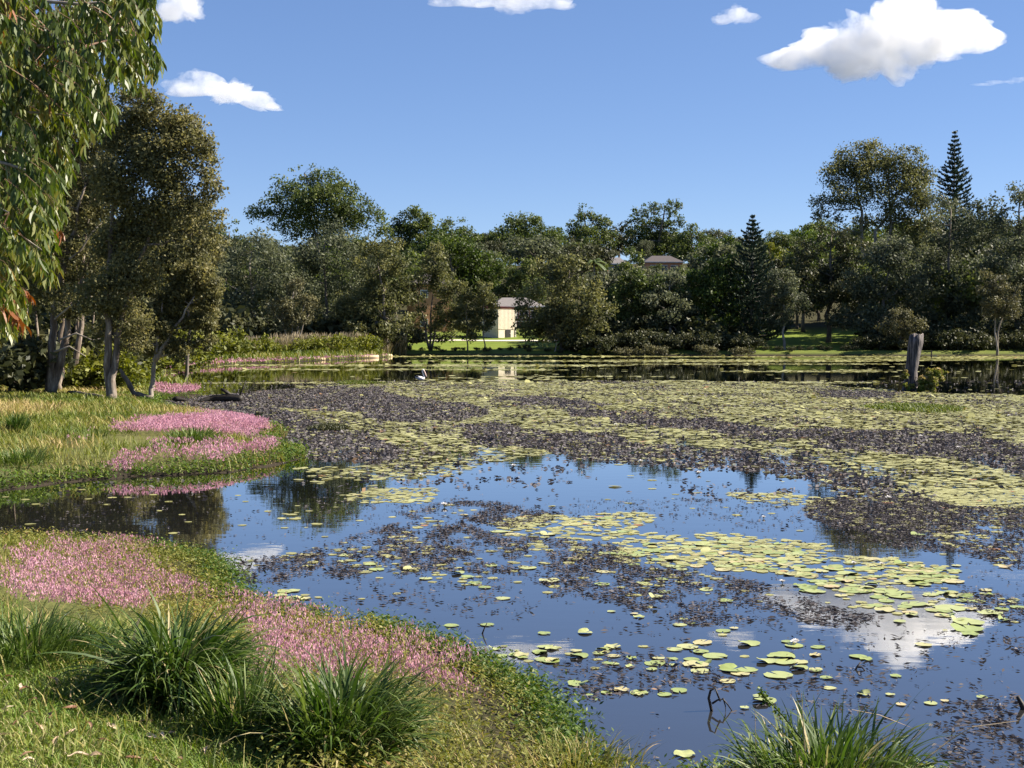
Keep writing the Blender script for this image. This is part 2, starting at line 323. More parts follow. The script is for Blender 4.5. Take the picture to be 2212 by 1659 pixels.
mx4 = nt.nodes.new("ShaderNodeMixRGB"); nt.links.new(mr4.outputs[0], mx4.inputs[0]); nt.links.new(mx2.outputs[0], mx4.inputs[1]); nt.links.new(ramp(nt, [(0.3, (0.030, 0.026, 0.014)), (0.7, (0.060, 0.058, 0.022))], n2.outputs["Fac"]), mx4.inputs[2]); mx2 = mx4
mr2 = nt.nodes.new("ShaderNodeMapRange"); mr2.inputs[1].default_value = 0.35; mr2.inputs[2].default_value = 0.05; nt.links.new(sx.outputs["Z"], mr2.inputs[0])
mx3 = nt.nodes.new("ShaderNodeMixRGB"); nt.links.new(mr2.outputs[0], mx3.inputs[0]); nt.links.new(mx2.outputs[0], mx3.inputs[1]); mx3.inputs[2].default_value = (0.035, 0.028, 0.020, 1)
nt.links.new(mx3.outputs[0], p.inputs["Base Color"]); p.inputs["Roughness"].default_value = 0.95; p.inputs["Specular IOR Level"].default_value = 0.1
bp = nt.nodes.new("ShaderNodeBump"); bp.inputs["Strength"].default_value = 0.6; bp.inputs["Distance"].default_value = 0.05; nt.links.new(n2.outputs["Fac"], bp.inputs["Height"]); nt.links.new(bp.outputs[0], p.inputs["Normal"])
tag(obj("ground", mesh_np("ground", np.stack([XX.ravel(), YY.ravel(), ZZ], -1), Fq, m, smooth=True)), "grassy bank and park ground rising to a wooded hill", kind="structure")
wm = MB(); wm.poly([(-900, -10, 0), (900, -10, 0), (900, 140 * K, 0), (-900, 140 * K, 0)])
tag(wm.build("water", M['water']), "still dark pond water reflecting sky and trees", kind="structure")

# ------------------------------------------------------------------ tree builders
def unit(n, r=rng):
    v = r.normal(size=(n, 3)); return v / (np.linalg.norm(v, axis=1, keepdims=True) + 1e-9)
def cards(P, A, B, L, Wd, tint):
    """diamond leaf faces: centre P, long axis A, side axis B"""
    n = len(P); a = A * (L / 2)[:, None]; b = B * (Wd / 2)[:, None]
    V = np.stack([P - a, P + b * 0.9 - a * 0.1, P + a, P - b * 0.9 - a * 0.1], 1).reshape(-1, 3)
    Fc = np.arange(4 * n).reshape(n, 4)
    return V, Fc, np.repeat(tint, 4)
def crown(blobs, n, size, nclump=9, droop=0.0, tight=0.34, seed=1, flat=0.75, core=0.35):
    n = int(n * 1.25); nclump = nclump * 2.4; tight = tight * 1.18; size = size * 0.90
    """blobs: [(centre, (rx,ry,rz))]; n leaves; returns V,F,tint and the clump centres"""
    r = np.random.default_rng(seed)
    C = np.array([b[0] for b in blobs], float); RR = np.array([b[1] for b in blobs], float)
    area = (RR[:, 0] * RR[:, 2]) ** 0.9; k = np.maximum(3, (nclump * area / area.mean()).astype(int))
    cc, cr, ct = [], [], []
    for i in range(len(blobs)):
        d = unit(k[i], r); rad = core + (1 - core) * r.random(k[i]) ** 0.6
        cc.append(C[i] + d * RR[i] * rad[:, None] * 0.93)
        cr.append(RR[i].mean() * tight * (0.42 + 1.05 * r.random(k[i])))
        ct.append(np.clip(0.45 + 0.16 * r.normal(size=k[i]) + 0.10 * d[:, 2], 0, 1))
    cc = np.concatenate(cc); cr = np.concatenate(cr); ct = np.concatenate(ct)
    w = cr ** 2; cnt = r.choice(len(cc), n, p=w / w.sum())
    d = unit(n, r); rad = r.random(n) ** 0.55
    off = d * (rad * cr[cnt])[:, None]; off[:, 2] *= flat
    P = cc[cnt] + off
    if droop: P[:, 2] -= droop * r.random(n) ** 2 * cr[cnt]
    A = unit(n, r); A[:, 2] -= droop; A /= np.linalg.norm(A, axis=1, keepdims=True)
    nrm = d * 0.8 + unit(n, r) * 0.8 + np.array([0, 0, 0.35])
    B = np.cross(nrm, A); B /= np.linalg.norm(B, axis=1, keepdims=True) + 1e-9
    L = size * (0.6 + 0.8 * r.random(n)); Wd = L * (0.45 + 0.3 * r.random(n))
    V, Fc, T = cards(P, A, B, L, Wd, np.clip(ct[cnt] + 0.16 * r.normal(size=n), 0, 1))
    return V, Fc, T, cc
def wob(a, b, n, amp, r):
    a = np.array(a, float); b = np.array(b, float); t = np.linspace(0, 1, n)[:, None]
    P = a * (1 - t) + b * t; L = np.linalg.norm(b - a)
    j = r.normal(size=(n, 3)) * amp * L; j[0] = 0; j[-1] = 0
    return P + j
def woody(base, stems, blobs, cc, r0, seed=1, nb=26, bend=0.05, twig=0.25):
    """one trunk mesh: stems (list of stem paths), limbs to every blob and boughs to some of the clumps"""
    r = np.random.default_rng(seed); mb = MB(); nodes = []
    for s in stems:
        pts = [np.array(q, float) for q in s]; P = []
        for i in range(len(pts) - 1):
            seg = wob(pts[i], pts[i + 1], 5, bend * 0.5, r); P += list(seg[:-1] if i < len(pts) - 2 else seg)
        m_ = len(P); rad = [r0 * (1.25 if i == 0 else 1.0) * (1 - 0.78 * i / (m_ - 1)) for i in range(m_)]
        mb.tube(P, rad, 7, noise=0.12); nodes += [(P[i], rad[i]) for i in range(max(1, m_ // 3), m_)]
    N = np.array([q[0] for q in nodes]); NR = np.array([q[1] for q in nodes])
    for c, rr in blobs:
        c = np.array(c, float); d = np.linalg.norm(N - c, axis=1) + 2.0 * np.maximum(0, N[:, 2] - c[2] + rr[2] * 0.3); k = int(np.argmin(d))
        P = wob(N[k], c, 6, bend, r); rad = list(np.linspace(NR[k] * 0.72, NR[k] * 0.22, 6)); mb.tube(P, rad, 5, cap=False)
        N = np.concatenate([N, P[2:]]); NR = np.concatenate([NR, rad[2:]])
    pick = r.choice(len(cc), min(nb, len(cc)), replace=False)
    for q in pick:
        d = np.linalg.norm(N - cc[q], axis=1); k = int(np.argmin(d)); P = wob(N[k], cc[q], 4, bend * 1.4, r)
        mb.tube(P, list(np.linspace(max(NR[k] * 0.55, r0 * 0.06), r0 * twig * 0.12, 4)), 4, cap=False)
    return mb
def tree(name, label, u, Y, blobs, leaf='olive', n=7000, size=0.4, bark='bark', r0=0.28, stems=None, nclump=9, droop=0.0, tight=0.34, seed=1, group=None, cat='tree', nb=26, v=None, core=0.35, depth=0.8, flat=0.75, base=None):
    """blobs in layout units at depth Y: (u, v, ru, rv[, depth offset in metres])"""
    r = np.random.default_rng(seed * 7 + 3)
    if base is None:
        Y = Y * K; b = D(u, 740, Y); base = np.array([b[0], b[1], hz(b[0], b[1])])
    base = np.array(base, float)
    k = Y / F; wb = []
    for q in blobs:
        c = D(q[0], q[1], Y); rx, rz = q[2] * k, q[3] * k
        dy = q[4] if len(q) > 4 else (r.random() - 0.5) * rx * 1.2
        wb.append((c + np.array([0, dy, 0]), (rx, depth * 0.5 * (rx + rz), rz)))
    V, Fc, T, cc = crown(wb, n, size, nclump, droop, tight, seed, core=core, flat=flat)
    e = empty(name, base, label, cat, group)
    obj("crown", mesh_np("crown", V - base, Fc, M[leaf], T), e)
    if stems is None:
        top = max(wb, key=lambda q: q[0][2])[0]; mid = base * 0.5 + top * 0.5; mid[0] = base[0] * 0.7 + top[0] * 0.3
        stems = [[base - [0, 0, 0.2], mid, top]]
    else:
        stems = [[(base - [0, 0, 0.2]) if i == 0 and q is None else D(q[0], q[1], Y + (q[2] if len(q) > 2 else 0)) for i, q in enumerate(s)] for s in stems]
    mb = woody(base, stems, wb, cc, r0, seed, nb)
    mb.v = [tuple(np.array(q) - base) for q in mb.v]
    mb.build("trunk", M[bark], e, smooth=True)
    return e

FAR = "trees along the far bank"
HILL = "trees on the far hill"
# ---- far bank, left to right
tree("paperbark_tree", "grey-brown paperbark with pale bare boughs behind the reed bed", 545, 101, [(540, 545, 72, 70), (495, 610, 55, 75), (590, 590, 62, 75), (530, 680, 80, 60), (470, 690, 45, 60)], 'grey', 9000, 0.42, 'palebark', 0.3, seed=11, group=FAR, nb=50, droop=0.3)
tree("paperbark_tree", "broad dark olive paperbark behind the small pale one", 705, 103, [(700, 530, 80, 62), (745, 590, 80, 75), (655, 590, 62, 75), (720, 675, 95, 60), (650, 690, 60, 50)], 'grey', 10000, 0.42, 'bark', 0.3, seed=12, group=FAR, droop=0.3)
tree("paperbark_tree", "olive paperbark where the reed bed meets open lawn", 835, 100, [(815, 555, 62, 52), (840, 615, 58, 60), (795, 650, 62, 60), (845, 690, 45, 45), (790, 710, 55, 35)], 'olive', 9500, 0.4, 'bark', 0.26, seed=13, group=FAR, droop=0.3)
tree("paperbark_tree", "small pale many-stemmed paperbark standing in the reeds", 632, 95, [(636, 628, 30, 30), (612, 662, 30, 32), (655, 668, 30, 34), (630, 690, 38, 26)], 'pale', 4500, 0.3, 'palebark', 0.11, seed=14, group=FAR, nb=30, stems=[[None, (612, 700), (608, 660)], [None, (628, 690), (634, 630)], [None, (645, 700), (658, 660)], [None, (655, 700), (668, 680)]])
tree("gum_tree", "tall spreading gum above the left end of the far bank", 700, 122, [(655, 372, 34, 22), (700, 392, 46, 28), (742, 412, 40, 30), (632, 412, 44, 32), (690, 440, 80, 40), (768, 450, 42, 38), (805, 478, 38, 30), (590, 440, 40, 28), (560, 462, 40, 26), (650, 480, 80, 36), (832, 505, 28, 28), (740, 480, 60, 36)], 'gum', 19000, 0.42, 'palebark', 0.42, seed=15, group=FAR, nclump=12, tight=0.40, nb=60)
tree("round_crown_tree", "dark round-topped tree on the skyline beside the tall gum", 886, 185, [(886, 478, 46, 30), (868, 500, 34, 26), (908, 500, 32, 28), (888, 530, 36, 30)], 'gum', 6000, 0.6, 'bark', 0.4, seed=16, group=HILL, core=0.6, nb=30)
tree("round_crown_tree", "low dark treetop showing above the bright green tree", 975, 190, [(975, 490, 48, 22), (1005, 510, 36, 24), (945, 500, 30, 20), (975, 540, 55, 40)], 'gum', 4500, 0.6, 'bark', 0.4, seed=17, group=HILL)
tree("leafy_tree", "dense bright green tree above the cream shed", 985, 142, [(968, 535, 62, 44), (930, 560, 42, 42), (1010, 560, 50, 48), (1046, 585, 46, 42), (990, 610, 75, 50), (1062, 635, 40, 45), (1075, 600, 24, 30)], 'fig', 12000, 0.55, 'bark', 0.4, seed=18, group=FAR, nclump=16, tight=0.3)
tree("paperbark_tree", "slender olive paperbark in front of the orange brick wall", 930, 103, [(938, 558, 38, 36), (920, 600, 36, 36), (962, 612, 36, 46), (965, 660, 34, 40), (895, 660, 28, 40), (960, 705, 40, 30), (900, 700, 26, 26)], 'olive', 7500, 0.36, 'bark', 0.17, seed=19, group=FAR, droop=0.4, stems=[[None, (930, 680), (938, 560)], [None, (915, 690), (900, 640)], [None, (945, 680), (960, 620)]])
tree("paperbark_tree", "thin young paperbark just left of the cream shed", 1010, 102, [(1005, 625, 22, 30), (1018, 660, 28, 34), (996, 680, 26, 36), (1012, 712, 30, 26)], 'olive', 4200, 0.33, 'bark', 0.1, seed=20, group=FAR, droop=0.4)
tree("paperbark_tree", "thin paperbark overlapping the edge of the cream shed", 1045, 102, [(1045, 628, 20, 30), (1056, 665, 20, 34), (1044, 695, 24, 26)], 'olive', 3600, 0.33, 'bark', 0.1, seed=21, group=FAR, droop=0.4)
tree("hill_tree", "broad dark green tree on the hill above the house roof", 1130, 225, [(1135, 490, 50, 34), (1085, 505, 40, 28), (1175, 515, 40, 36), (1120, 535, 72, 32), (1200, 535, 24, 24), (1055, 520, 22, 22)], 'gum', 9000, 0.75, 'bark', 0.5, seed=22, group=HILL, nclump=13)
tree("hill_gum", "open-crowned gum on the skyline left of the two hill gums", 1270, 255, [(1262, 460, 26, 18), (1290, 482, 34, 20), (1246, 490, 30, 22), (1272, 515, 50, 26), (1312, 480, 20, 14), (1230, 520, 24, 20), (1320, 515, 24, 20)], 'gum', 6000, 0.75, 'bark', 0.55, seed=23, group=HILL, nclump=10, tight=0.36, nb=50)
tree("hill_gum", "largest open-crowned gum on the hill skyline", 1420, 245, [(1435, 446, 38, 14), (1395, 455, 34, 18), (1372, 478, 28, 18), (1455, 478, 26, 26), (1412, 490, 44, 26), (1442, 515, 34, 28), (1370, 515, 34, 26), (1400, 535, 50, 26)], 'gum', 8000, 0.75, 'bark', 0.6, seed=24, group=HILL, nclump=11, tight=0.34, nb=50)
tree("hill_tree", "dark low tree between the two hill gums", 1335, 262, [(1338, 505, 32, 26), (1320, 530, 40, 26), (1350, 530, 34, 24)], 'dark', 3500, 0.8, 'bark', 0.5, seed=25, group=HILL)
tree("hill_tree", "feathery treetop beside the largest hill gum", 1495, 240, [(1490, 500, 26, 22), (1510, 525, 38, 28), (1470, 530, 30, 26), (1480, 560, 50, 30)], 'gum', 4500, 0.7, 'bark', 0.45, seed=26, group=HILL)
tree("leafy_tree", "dark tree right behind the house roof ridge", 1128, 136, [(1128, 590, 40, 34), (1112, 625, 40, 40), (1150, 630, 40, 40), (1130, 660, 44, 30)], 'gum', 5500, 0.48, 'bark', 0.35, seed=27, group=FAR)
tree("paperbark_tree", "wide drooping paperbark right of the house on the bank", 1215, 103, [(1178, 590, 42, 34), (1230, 585, 50, 34), (1278, 625, 32, 32), (1255, 660, 60, 44), (1190, 650, 58, 54), (1165, 700, 48, 44), (1250, 710, 56, 44), (1290, 690, 26, 34), (1138, 680, 28, 44)], 'olive', 12000, 0.42, 'bark', 0.34, seed=28, group=FAR, nclump=12, droop=0.3)
tree("shrub_tree", "small pale sapling leaning over the far waterline", 1198, 102, [(1195, 700, 16, 22), (1205, 725, 18, 20), (1188, 725, 14, 14)], 'pale', 1500, 0.28, 'palebark', 0.08, seed=29, group=FAR, stems=[[None, (1202, 745), (1196, 700)]])
tree("leafy_tree", "dark upright tree below the brown hill roof", 1365, 106, [(1365, 572, 36, 34), (1348, 610, 42, 44), (1398, 625, 40, 52), (1355, 665, 50, 50), (1400, 690, 46, 46), (1340, 710, 40, 36)], 'gum', 9000, 0.42, 'bark', 0.3, seed=30, group=FAR)
tree("paperbark_tree", "grey thin-leaved tree right of the dark upright tree", 1448, 105, [(1448, 620, 36, 42), (1432, 665, 44, 46), (1468, 670, 42, 50), (1450, 712, 56, 36)], 'grey', 8000, 0.4, 'palebark', 0.26, seed=31, group=FAR, droop=0.3)
tree("leafy_tree", "light green bushy tree left of the lower pine", 1545, 107, [(1545, 565, 42, 38), (1515, 590, 42, 42), (1572, 600, 36, 46), (1520, 645, 58, 52), (1565, 660, 46, 50), (1500, 700, 56, 44), (1560, 710, 46, 36)], 'fig', 11000, 0.42, 'bark', 0.32, seed=32, group=FAR)
tree("leafy_tree", "yellowish treetop just left of the lower pine tip", 1570, 150, [(1570, 528, 34, 22), (1540, 545, 36, 26), (1590, 555, 30, 28)], 'fig', 3200, 0.5, 'bark', 0.3, seed=33, group=FAR)
tree("leafy_tree", "yellow-green treetop just right of the lower pine", 1668, 135, [(1660, 548, 36, 28), (1690, 575, 30, 34), (1650, 590, 36, 44)], 'lime', 3500, 0.5, 'bark', 0.3, seed=34, group=FAR)
tree("paperbark_tree", "small tree with pale forked trunk on the right lawn", 1694, 104, [(1690, 605, 32, 34), (1672, 640, 34, 34), (1712, 645, 36, 40), (1690, 680, 44, 30)], 'grey', 6000, 0.36, 'palebark', 0.2, seed=35, group=FAR, nb=40)
tree("gum_tree", "tallest gum with rounded crown at right of the far bank", 1890, 116, [(1905, 328, 48, 32), (1955, 355, 52, 42), (1850, 348, 50, 40), (1812, 382, 42, 40), (1978, 398, 42, 48), (1895, 378, 64, 44), (1830, 425, 52, 36), (1782, 438, 32, 34), (1945, 430, 62, 42), (1792, 476, 34, 24), (1985, 465, 38, 42), (1862, 478, 40, 24), (1930, 485, 44, 26), (2000, 505, 36, 40), (1830, 505, 40, 24), (1960, 525, 46, 30)], 'olive', 25000, 0.38, 'palebark', 0.46, seed=36, group=FAR, nclump=13, tight=0.42, nb=70, stems=[[None, (1868, 600), (1862, 480), (1850, 380)], [None, (1905, 590), (1925, 480), (1920, 360)], [None, (1890, 600), (1890, 500), (1955, 400)]])
tree("gum_tree", "dark lower gum in front of the tallest gum", 1790, 110, [(1800, 510, 44, 34), (1745, 535, 42, 36), (1850, 540, 50, 38), (1770, 580, 62, 46), (1840, 600, 70, 50), (1735, 610, 36, 40), (1800, 650, 80, 44)], 'dark', 12000, 0.42, 'bark', 0.36, seed=37, group=FAR, nclump=12)
tree("paperbark_tree", "dark paperbark with slanting pale limbs right of the lawn gap", 1900, 106, [(1920, 550, 60, 50), (1880, 610, 62, 56), (1945, 620, 56, 60), (1830, 680, 46, 36), (1890, 690, 62, 44)], 'grey', 11000, 0.4, 'palebark', 0.32, seed=38, group=FAR, droop=0.3, nb=45)
tree("paperbark_tree", "shadowed paperbark below the tall pine", 2050, 108, [(2062, 448, 60, 40), (2015, 500, 52, 50), (2105, 490, 64, 56), (2040, 580, 72, 62), (1995, 620, 50, 60), (2090, 620, 70, 70), (2040, 690, 90, 50)], 'grey', 13000, 0.42, 'bark', 0.34, seed=39, group=FAR, droop=0.3)
tree("paperbark_tree", "dark tree at the right edge of the far bank", 2195, 106, [(2145, 448, 44, 42), (2204, 415, 40, 44, 0.0), (2212, 455, 44, 44, -0.5), (2190, 490, 60, 60), (2230, 560, 70, 80), (2160, 570, 60, 62), (2200, 660, 80, 60), (2140, 690, 60, 44)], 'grey', 13000, 0.42, 'bark', 0.34, seed=40, group=FAR, droop=0.3)
tree("paperbark_tree", "small light olive paperbark at the waterline near the right edge", 2155, 99.5, [(2150, 608, 34, 26), (2172, 636, 36, 30), (2125, 640, 28, 30), (2152, 668, 46, 28)], 'pale', 5000, 0.3, 'palebark', 0.16, seed=41, group=FAR, nb=40, stems=[[None, (2150, 700), (2150, 620)], [None, (2160, 700), (2178, 640)]])
tree("shrub_tree", "pale leafy shrub overhanging the water left of the dead stump", 1945, 101.5, [(1940, 680, 38, 18), (1965, 700, 32, 22), (1925, 712, 32, 24), (1955, 730, 40, 22)], 'pale', 4200, 0.3, 'bark', 0.12, seed=42, group=FAR, core=0.2)
tree("leafy_tree", "rounded olive tree between the lower pine and the dark gum", 1735, 121, [(1738, 560, 36, 36), (1720, 600, 40, 44), (1745, 640, 40, 40)], 'gum', 4500, 0.42, 'bark', 0.3, seed=43, group=FAR)
tree("leafy_tree", "dark tree filling the gap behind the lower pine", 1625, 124, [(1612, 610, 50, 44), (1660, 630, 46, 50), (1630, 680, 60, 44)], 'dark', 5500, 0.45, 'bark', 0.3, seed=44, group=FAR)
tree("gum_tree", "dark gum at the left end of the far treeline behind the grove", 480, 128, [(490, 500, 46, 30), (455, 530, 50, 40), (510, 540, 44, 40), (440, 590, 60, 50), (400, 560, 50, 50)], 'gum', 8000, 0.48, 'bark', 0.36, seed=45, group=FAR)
tree("paperbark_tree", "grey tree behind the dark bank right of the house", 1300, 112, [(1310, 615, 36, 34), (1300, 660, 40, 44), (1320, 700, 40, 40)], 'dark', 4500, 0.42, 'bark', 0.26, seed=46, group=FAR)
tree("leafy_tree", "tree with dark crown standing behind the palm", 1250, 160, [(1240, 560, 50, 30), (1290, 580, 36, 28), (1215, 590, 40, 34)], 'gum', 4500, 0.55, 'bark', 0.35, seed=47, group=FAR)

# ---- hillside and treeline filling, alike trees sharing a few crowns
FEAT = [(130, "the grove"), (400, "the left edge of the reed bed"), (560, "the pale-boughed paperbark"), (700, "the tall spreading gum"), (840, "the end of the reed bed"), (940, "the orange brick house"), (1030, "the bright green tree"), (1130, "the cream shed"), (1215, "the wide drooping paperbark"), (1300, "the palm"), (1365, "the dark upright tree"), (1440, "the brown-roofed hill house"), (1540, "the light green bushy tree"), (1625, "the shorter pine"), (1694, "the small forked tree"), (1790, "the dark lower gum"), (1890, "the tallest gum"), (1968, "the dead stump"), (2057, "the tall narrow pine"), (2155, "the light olive paperbark near the right edge"), (2300, "the right edge")]
def feat(u): return min(FEAT, key=lambda q: abs(q[0] - u))[1]
protos = []
for s in range(5):
    r = np.random.default_rng(100 + s)
    bl = [((r.normal() * 2.2, r.normal() * 2.0, 7 + 4.0 * r.random()), (2.6 + r.random() * 1.4, 2.6 + r.random(), 2.2 + r.random())) for _ in range(7)] + [((0, 0, 11.5), (2.2, 2.2, 1.8)), ((0, 0, 5.0), (3.4, 3.4, 2.4))]
    V, Fc, T, cc = crown(bl, 4200, 0.62, 9, seed=100 + s)
    cm = mesh_np("crown", V, Fc, M[['gum', 'dark', 'grey', 'gum', 'fig'][s]], T)
    mb = woody(np.zeros(3), [[(0, 0, -0.6), (0.2, 0.1, 4), (0, 0, 11)]], bl, cc, 0.32, 100 + s, 16)
    tm = bpy.data.meshes.new("trunk"); tm.from_pydata([tuple(map(float, q)) for q in mb.v], [], mb.f); tm.materials.append(M['bark']); protos.append((cm, tm))
spots = []
for Y, step, jit, vmin in ((115, 56, 18, 600), (128, 62, 20, 545), (160, 66, 24, 540), (205, 70, 26, 530), (250, 66, 26, 515), (300, 60, 26, 505)):
    for u in np.arange(-260, 2540, step):
        spots.append((u + rng.normal() * jit * 0.5, Y + rng.normal() * 6, vmin))
hc = 0
for (u, Y, vmin) in spots:
    if (860 < u < 1300 and Y < 150) or (1570 < u < 1860 and Y < 122): continue
    p0 = D(u, 740, Y * K); x, y = p0[0], p0[1]; z = hz(x, y)
    lim = vmin + 14 * rng.normal()
    if 1285 < u < 1505 and Y < 218: lim = 588 + 8 * rng.normal()
    if u > 1700: lim -= 25
    if u < 430: lim -= 40
    top = D(u, lim, Y * K)[2]; hgt = max(3.2, min(19.0, top - z)); sc = hgt / 13.3
    k = int(rng.integers(0, 3 if Y < 122 else 5)); e = empty("hill_tree", (x, y, z), None, "tree", "filler trees on the wooded hillside", rng.random() * 6.28)
    e["label"] = "dark hillside tree " + ("hard against the bank by " if Y < 121 else "just behind " if Y < 145 else "in the second row behind " if Y < 182 else "midway up the slope behind " if Y < 228 else "high on the slope behind " if Y < 275 else "on the ridge line behind ") + feat(u); e["group"] = "hillside trees behind " + feat(u)
    e.scale = (sc * (0.9 + 0.3 * rng.random()), sc * (0.9 + 0.3 * rng.random()), sc); obj("crown", protos[k][0], e); obj("trunk", protos[k][1], e); hc += 1

# ---- pines
def norfolk(name, label, u, Y, vtop, halfw_u, vbase, tiers, seed):
    Y = Y * K; r = np.random.default_rng(seed); b0 = D(u, 740, Y); base = np.array([b0[0], b0[1], hz(b0[0], b0[1])]); top = D(u, vtop, Y)[2] - base[2]
    e = empty(name, base, label, "pine tree"); hw = halfw_u * Y / F; zlow = D(u, vbase, Y)[2] - base[2]
    br = MB(); br.tube([(0, 0, -0.3), (0, 0, top * 0.5), (0, 0, top)], [0.34, 0.2, 0.03], 7)
    Ps, As, Bs, Ls, Ws, Ts = [], [], [], [], [], []
    for i in range(tiers):
        f = i / (tiers - 1); z = zlow + (top - zlow) * f; L = hw * (1 - f) ** 0.85 * (0.72 + 0.45 * r.random()) + 0.15; nb_ = 6 if f < 0.9 else 5; a0 = r.random() * 6.28
        for k in range(nb_):
            a = a0 + 6.283 * k / nb_ + r.normal() * 0.08; d = np.array([math.cos(a), math.sin(a), 0]); Lk = L * (0.82 + 0.3 * r.random()); m_ = max(14, int(34 * Lk))
            t = r.random(m_) ** 0.75; pts = np.array([0, 0, z]) + d * (t * Lk)[:, None]; pts[:, 2] += Lk * (0.10 * t + 0.28 * t ** 3) - 0.05 * Lk
            br.tube([np.array([0, 0, z]), np.array([0, 0, z + 0.03 * Lk]) + d * Lk * 0.6, np.array([0, 0, z + 0.30 * Lk]) + d * Lk], [0.05, 0.035, 0.01], 3, cap=False)
            side = np.array([-d[1], d[0], 0]); pts += side * (r.normal(size=m_) * 0.16 * (0.35 + t))[:, None]; pts[:, 2] += r.normal(size=m_) * 0.07
            A = d * 0.6 + np.array([0, 0, 0.75]) + r.normal(size=(m_, 3)) * 0.35; A /= np.linalg.norm(A, axis=1, keepdims=True); B = np.cross(A, unit(m_, r)); B /= np.linalg.norm(B, axis=1, keepdims=True)
            Ps.append(pts); As.append(A); Bs.append(B); Ls.append(0.42 * (0.6 + 0.6 * r.random(m_))); Ws.append(0.15 + 0.1 * r.random(m_)); Ts.append(np.clip(0.5 + 0.25 * r.normal(size=m_), 0, 1))
    V, Fc, T = cards(np.concatenate(Ps), np.concatenate(As), np.concatenate(Bs), np.concatenate(Ls), np.concatenate(Ws), np.concatenate(Ts))
    obj("crown", mesh_np("crown", V, Fc, M['pine'], T), e); br.build("trunk", M['bark'], e, smooth=True)
    return e
norfolk("norfolk_pine", "tall narrow pine with tiered branches at right on the skyline", 2057, 122, 286, 88, 640, 38, 5)
norfolk("norfolk_pine", "shorter dark conical pine in the middle of the far bank", 1624, 107, 468, 98, 735, 30, 6)

# ---- palm on the slope
pb = D(1283, 600, 150 * K); pz = hz(pb[0], pb[1]); e = empty("palm_tree", (pb[0], pb[1], pz), "palm with pale arching fronds on the slope left of the brown roof", "palm tree")
ph = D(1283, 568, 150 * K)[2] - pz; mb = MB(); mb.tube([(0, 0, -0.3), (0.15, 0, ph * 0.6), (0, 0, ph)], [0.22, 0.17, 0.14], 8); mb.build("trunk", M['palebark'], e, smooth=True)
for k in range(15):
    a = k * 2.4; L = 2.6 + 0.6 * random.random(); el = 0.2 + 0.9 * random.random(); V = []; Fq_ = []
    for i in range(9):
        t = i / 8; q = np.array([math.cos(a) * L * t, math.sin(a) * L * t, ph + L * (el * t - 1.0 * t * t)]); w = 0.42 * math.sin(math.pi * min(1, t * 0.85 + 0.12)); sd = np.array([-math.sin(a), math.cos(a), -0.5]) * w
        V += [q, q + sd, q + sd * np.array([-1, -1, 1])]
    V = np.array(V); Fq_ = np.array([[3 * i, 3 * i + 1, 3 * i + 4, 3 * i + 3] for i in range(8)] + [[3 * i, 3 * i + 3, 3 * i + 5, 3 * i + 2] for i in range(8)])
    obj("frond", mesh_np("frond", V, Fq_, M['frond'], np.full(len(V), 0.3 + 0.6 * random.random())), e)

# ---- low shrubs along the far bank
shr = []
for s in range(4):
    r = np.random.default_rng(300 + s); bl = [((r.normal() * 0.9, r.normal() * 0.5, 0.5 + 0.5 * r.random()), (0.8 + 0.4 * r.random(), 0.7, 0.55 + 0.3 * r.random())) for _ in range(5)]
    V, Fc, T, cc = crown(bl, 1100, 0.26, 8, seed=300 + s, core=0.2, tight=0.4)
    mb = woody(np.zeros(3), [[(0, 0, -0.2), (0.05, 0, 0.4), (0, 0, 0.8)]], bl, cc, 0.05, s, 6)
    shr.append((V, Fc, T, mb))
def shrub_meshes(leaf):
    res = []
    for V, Fc, T, mb in shr:
        tm = bpy.data.meshes.new("stem"); tm.from_pydata([tuple(map(float, q)) for q in mb.v], [], mb.f); tm.materials.append(M['bark']); res.append((mesh_np("foliage", V, Fc, M[leaf], T), tm))
    return res
SH = {k: shrub_meshes(k) for k in ('dark', 'lime', 'pale', 'fringe')}
def shrub(u, Y, sc, leaf, label, group, dz=0.0):
    p0 = D(u, 760, Y * K); z = hz(p0[0], p0[1]); e = empty("bank_shrub", (p0[0], p0[1], max(0.0, z) + dz), label, "shrub", group, rng.random() * 6.28)
    e.scale = (sc * (0.9 + 0.5 * rng.random()), sc * (0.9 + 0.4 * rng.random()), sc * (0.8 + 0.4 * rng.random())); k = int(rng.integers(0, 4)); obj("foliage", SH[leaf][k][0], e); obj("stem", SH[leaf][k][1], e); return e
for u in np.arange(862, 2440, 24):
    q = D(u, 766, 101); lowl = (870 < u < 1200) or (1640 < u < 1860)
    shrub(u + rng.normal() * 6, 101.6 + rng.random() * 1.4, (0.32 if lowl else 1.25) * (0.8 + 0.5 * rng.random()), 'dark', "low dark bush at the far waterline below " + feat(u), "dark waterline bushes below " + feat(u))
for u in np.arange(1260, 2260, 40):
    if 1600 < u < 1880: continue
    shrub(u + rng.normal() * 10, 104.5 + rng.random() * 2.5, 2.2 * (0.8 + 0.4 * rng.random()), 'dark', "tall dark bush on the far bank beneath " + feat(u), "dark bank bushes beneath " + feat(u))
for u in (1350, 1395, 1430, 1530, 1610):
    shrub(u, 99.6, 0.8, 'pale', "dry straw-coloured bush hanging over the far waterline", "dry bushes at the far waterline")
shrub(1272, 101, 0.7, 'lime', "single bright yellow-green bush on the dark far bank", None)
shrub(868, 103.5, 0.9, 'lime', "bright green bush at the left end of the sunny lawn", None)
ORD = ['first', 'second', 'third', 'fourth', 'fifth', 'sixth', 'seventh', 'eighth', 'ninth', 'tenth', 'eleventh', 'twelfth', 'thirteenth', 'fourteenth', 'last']
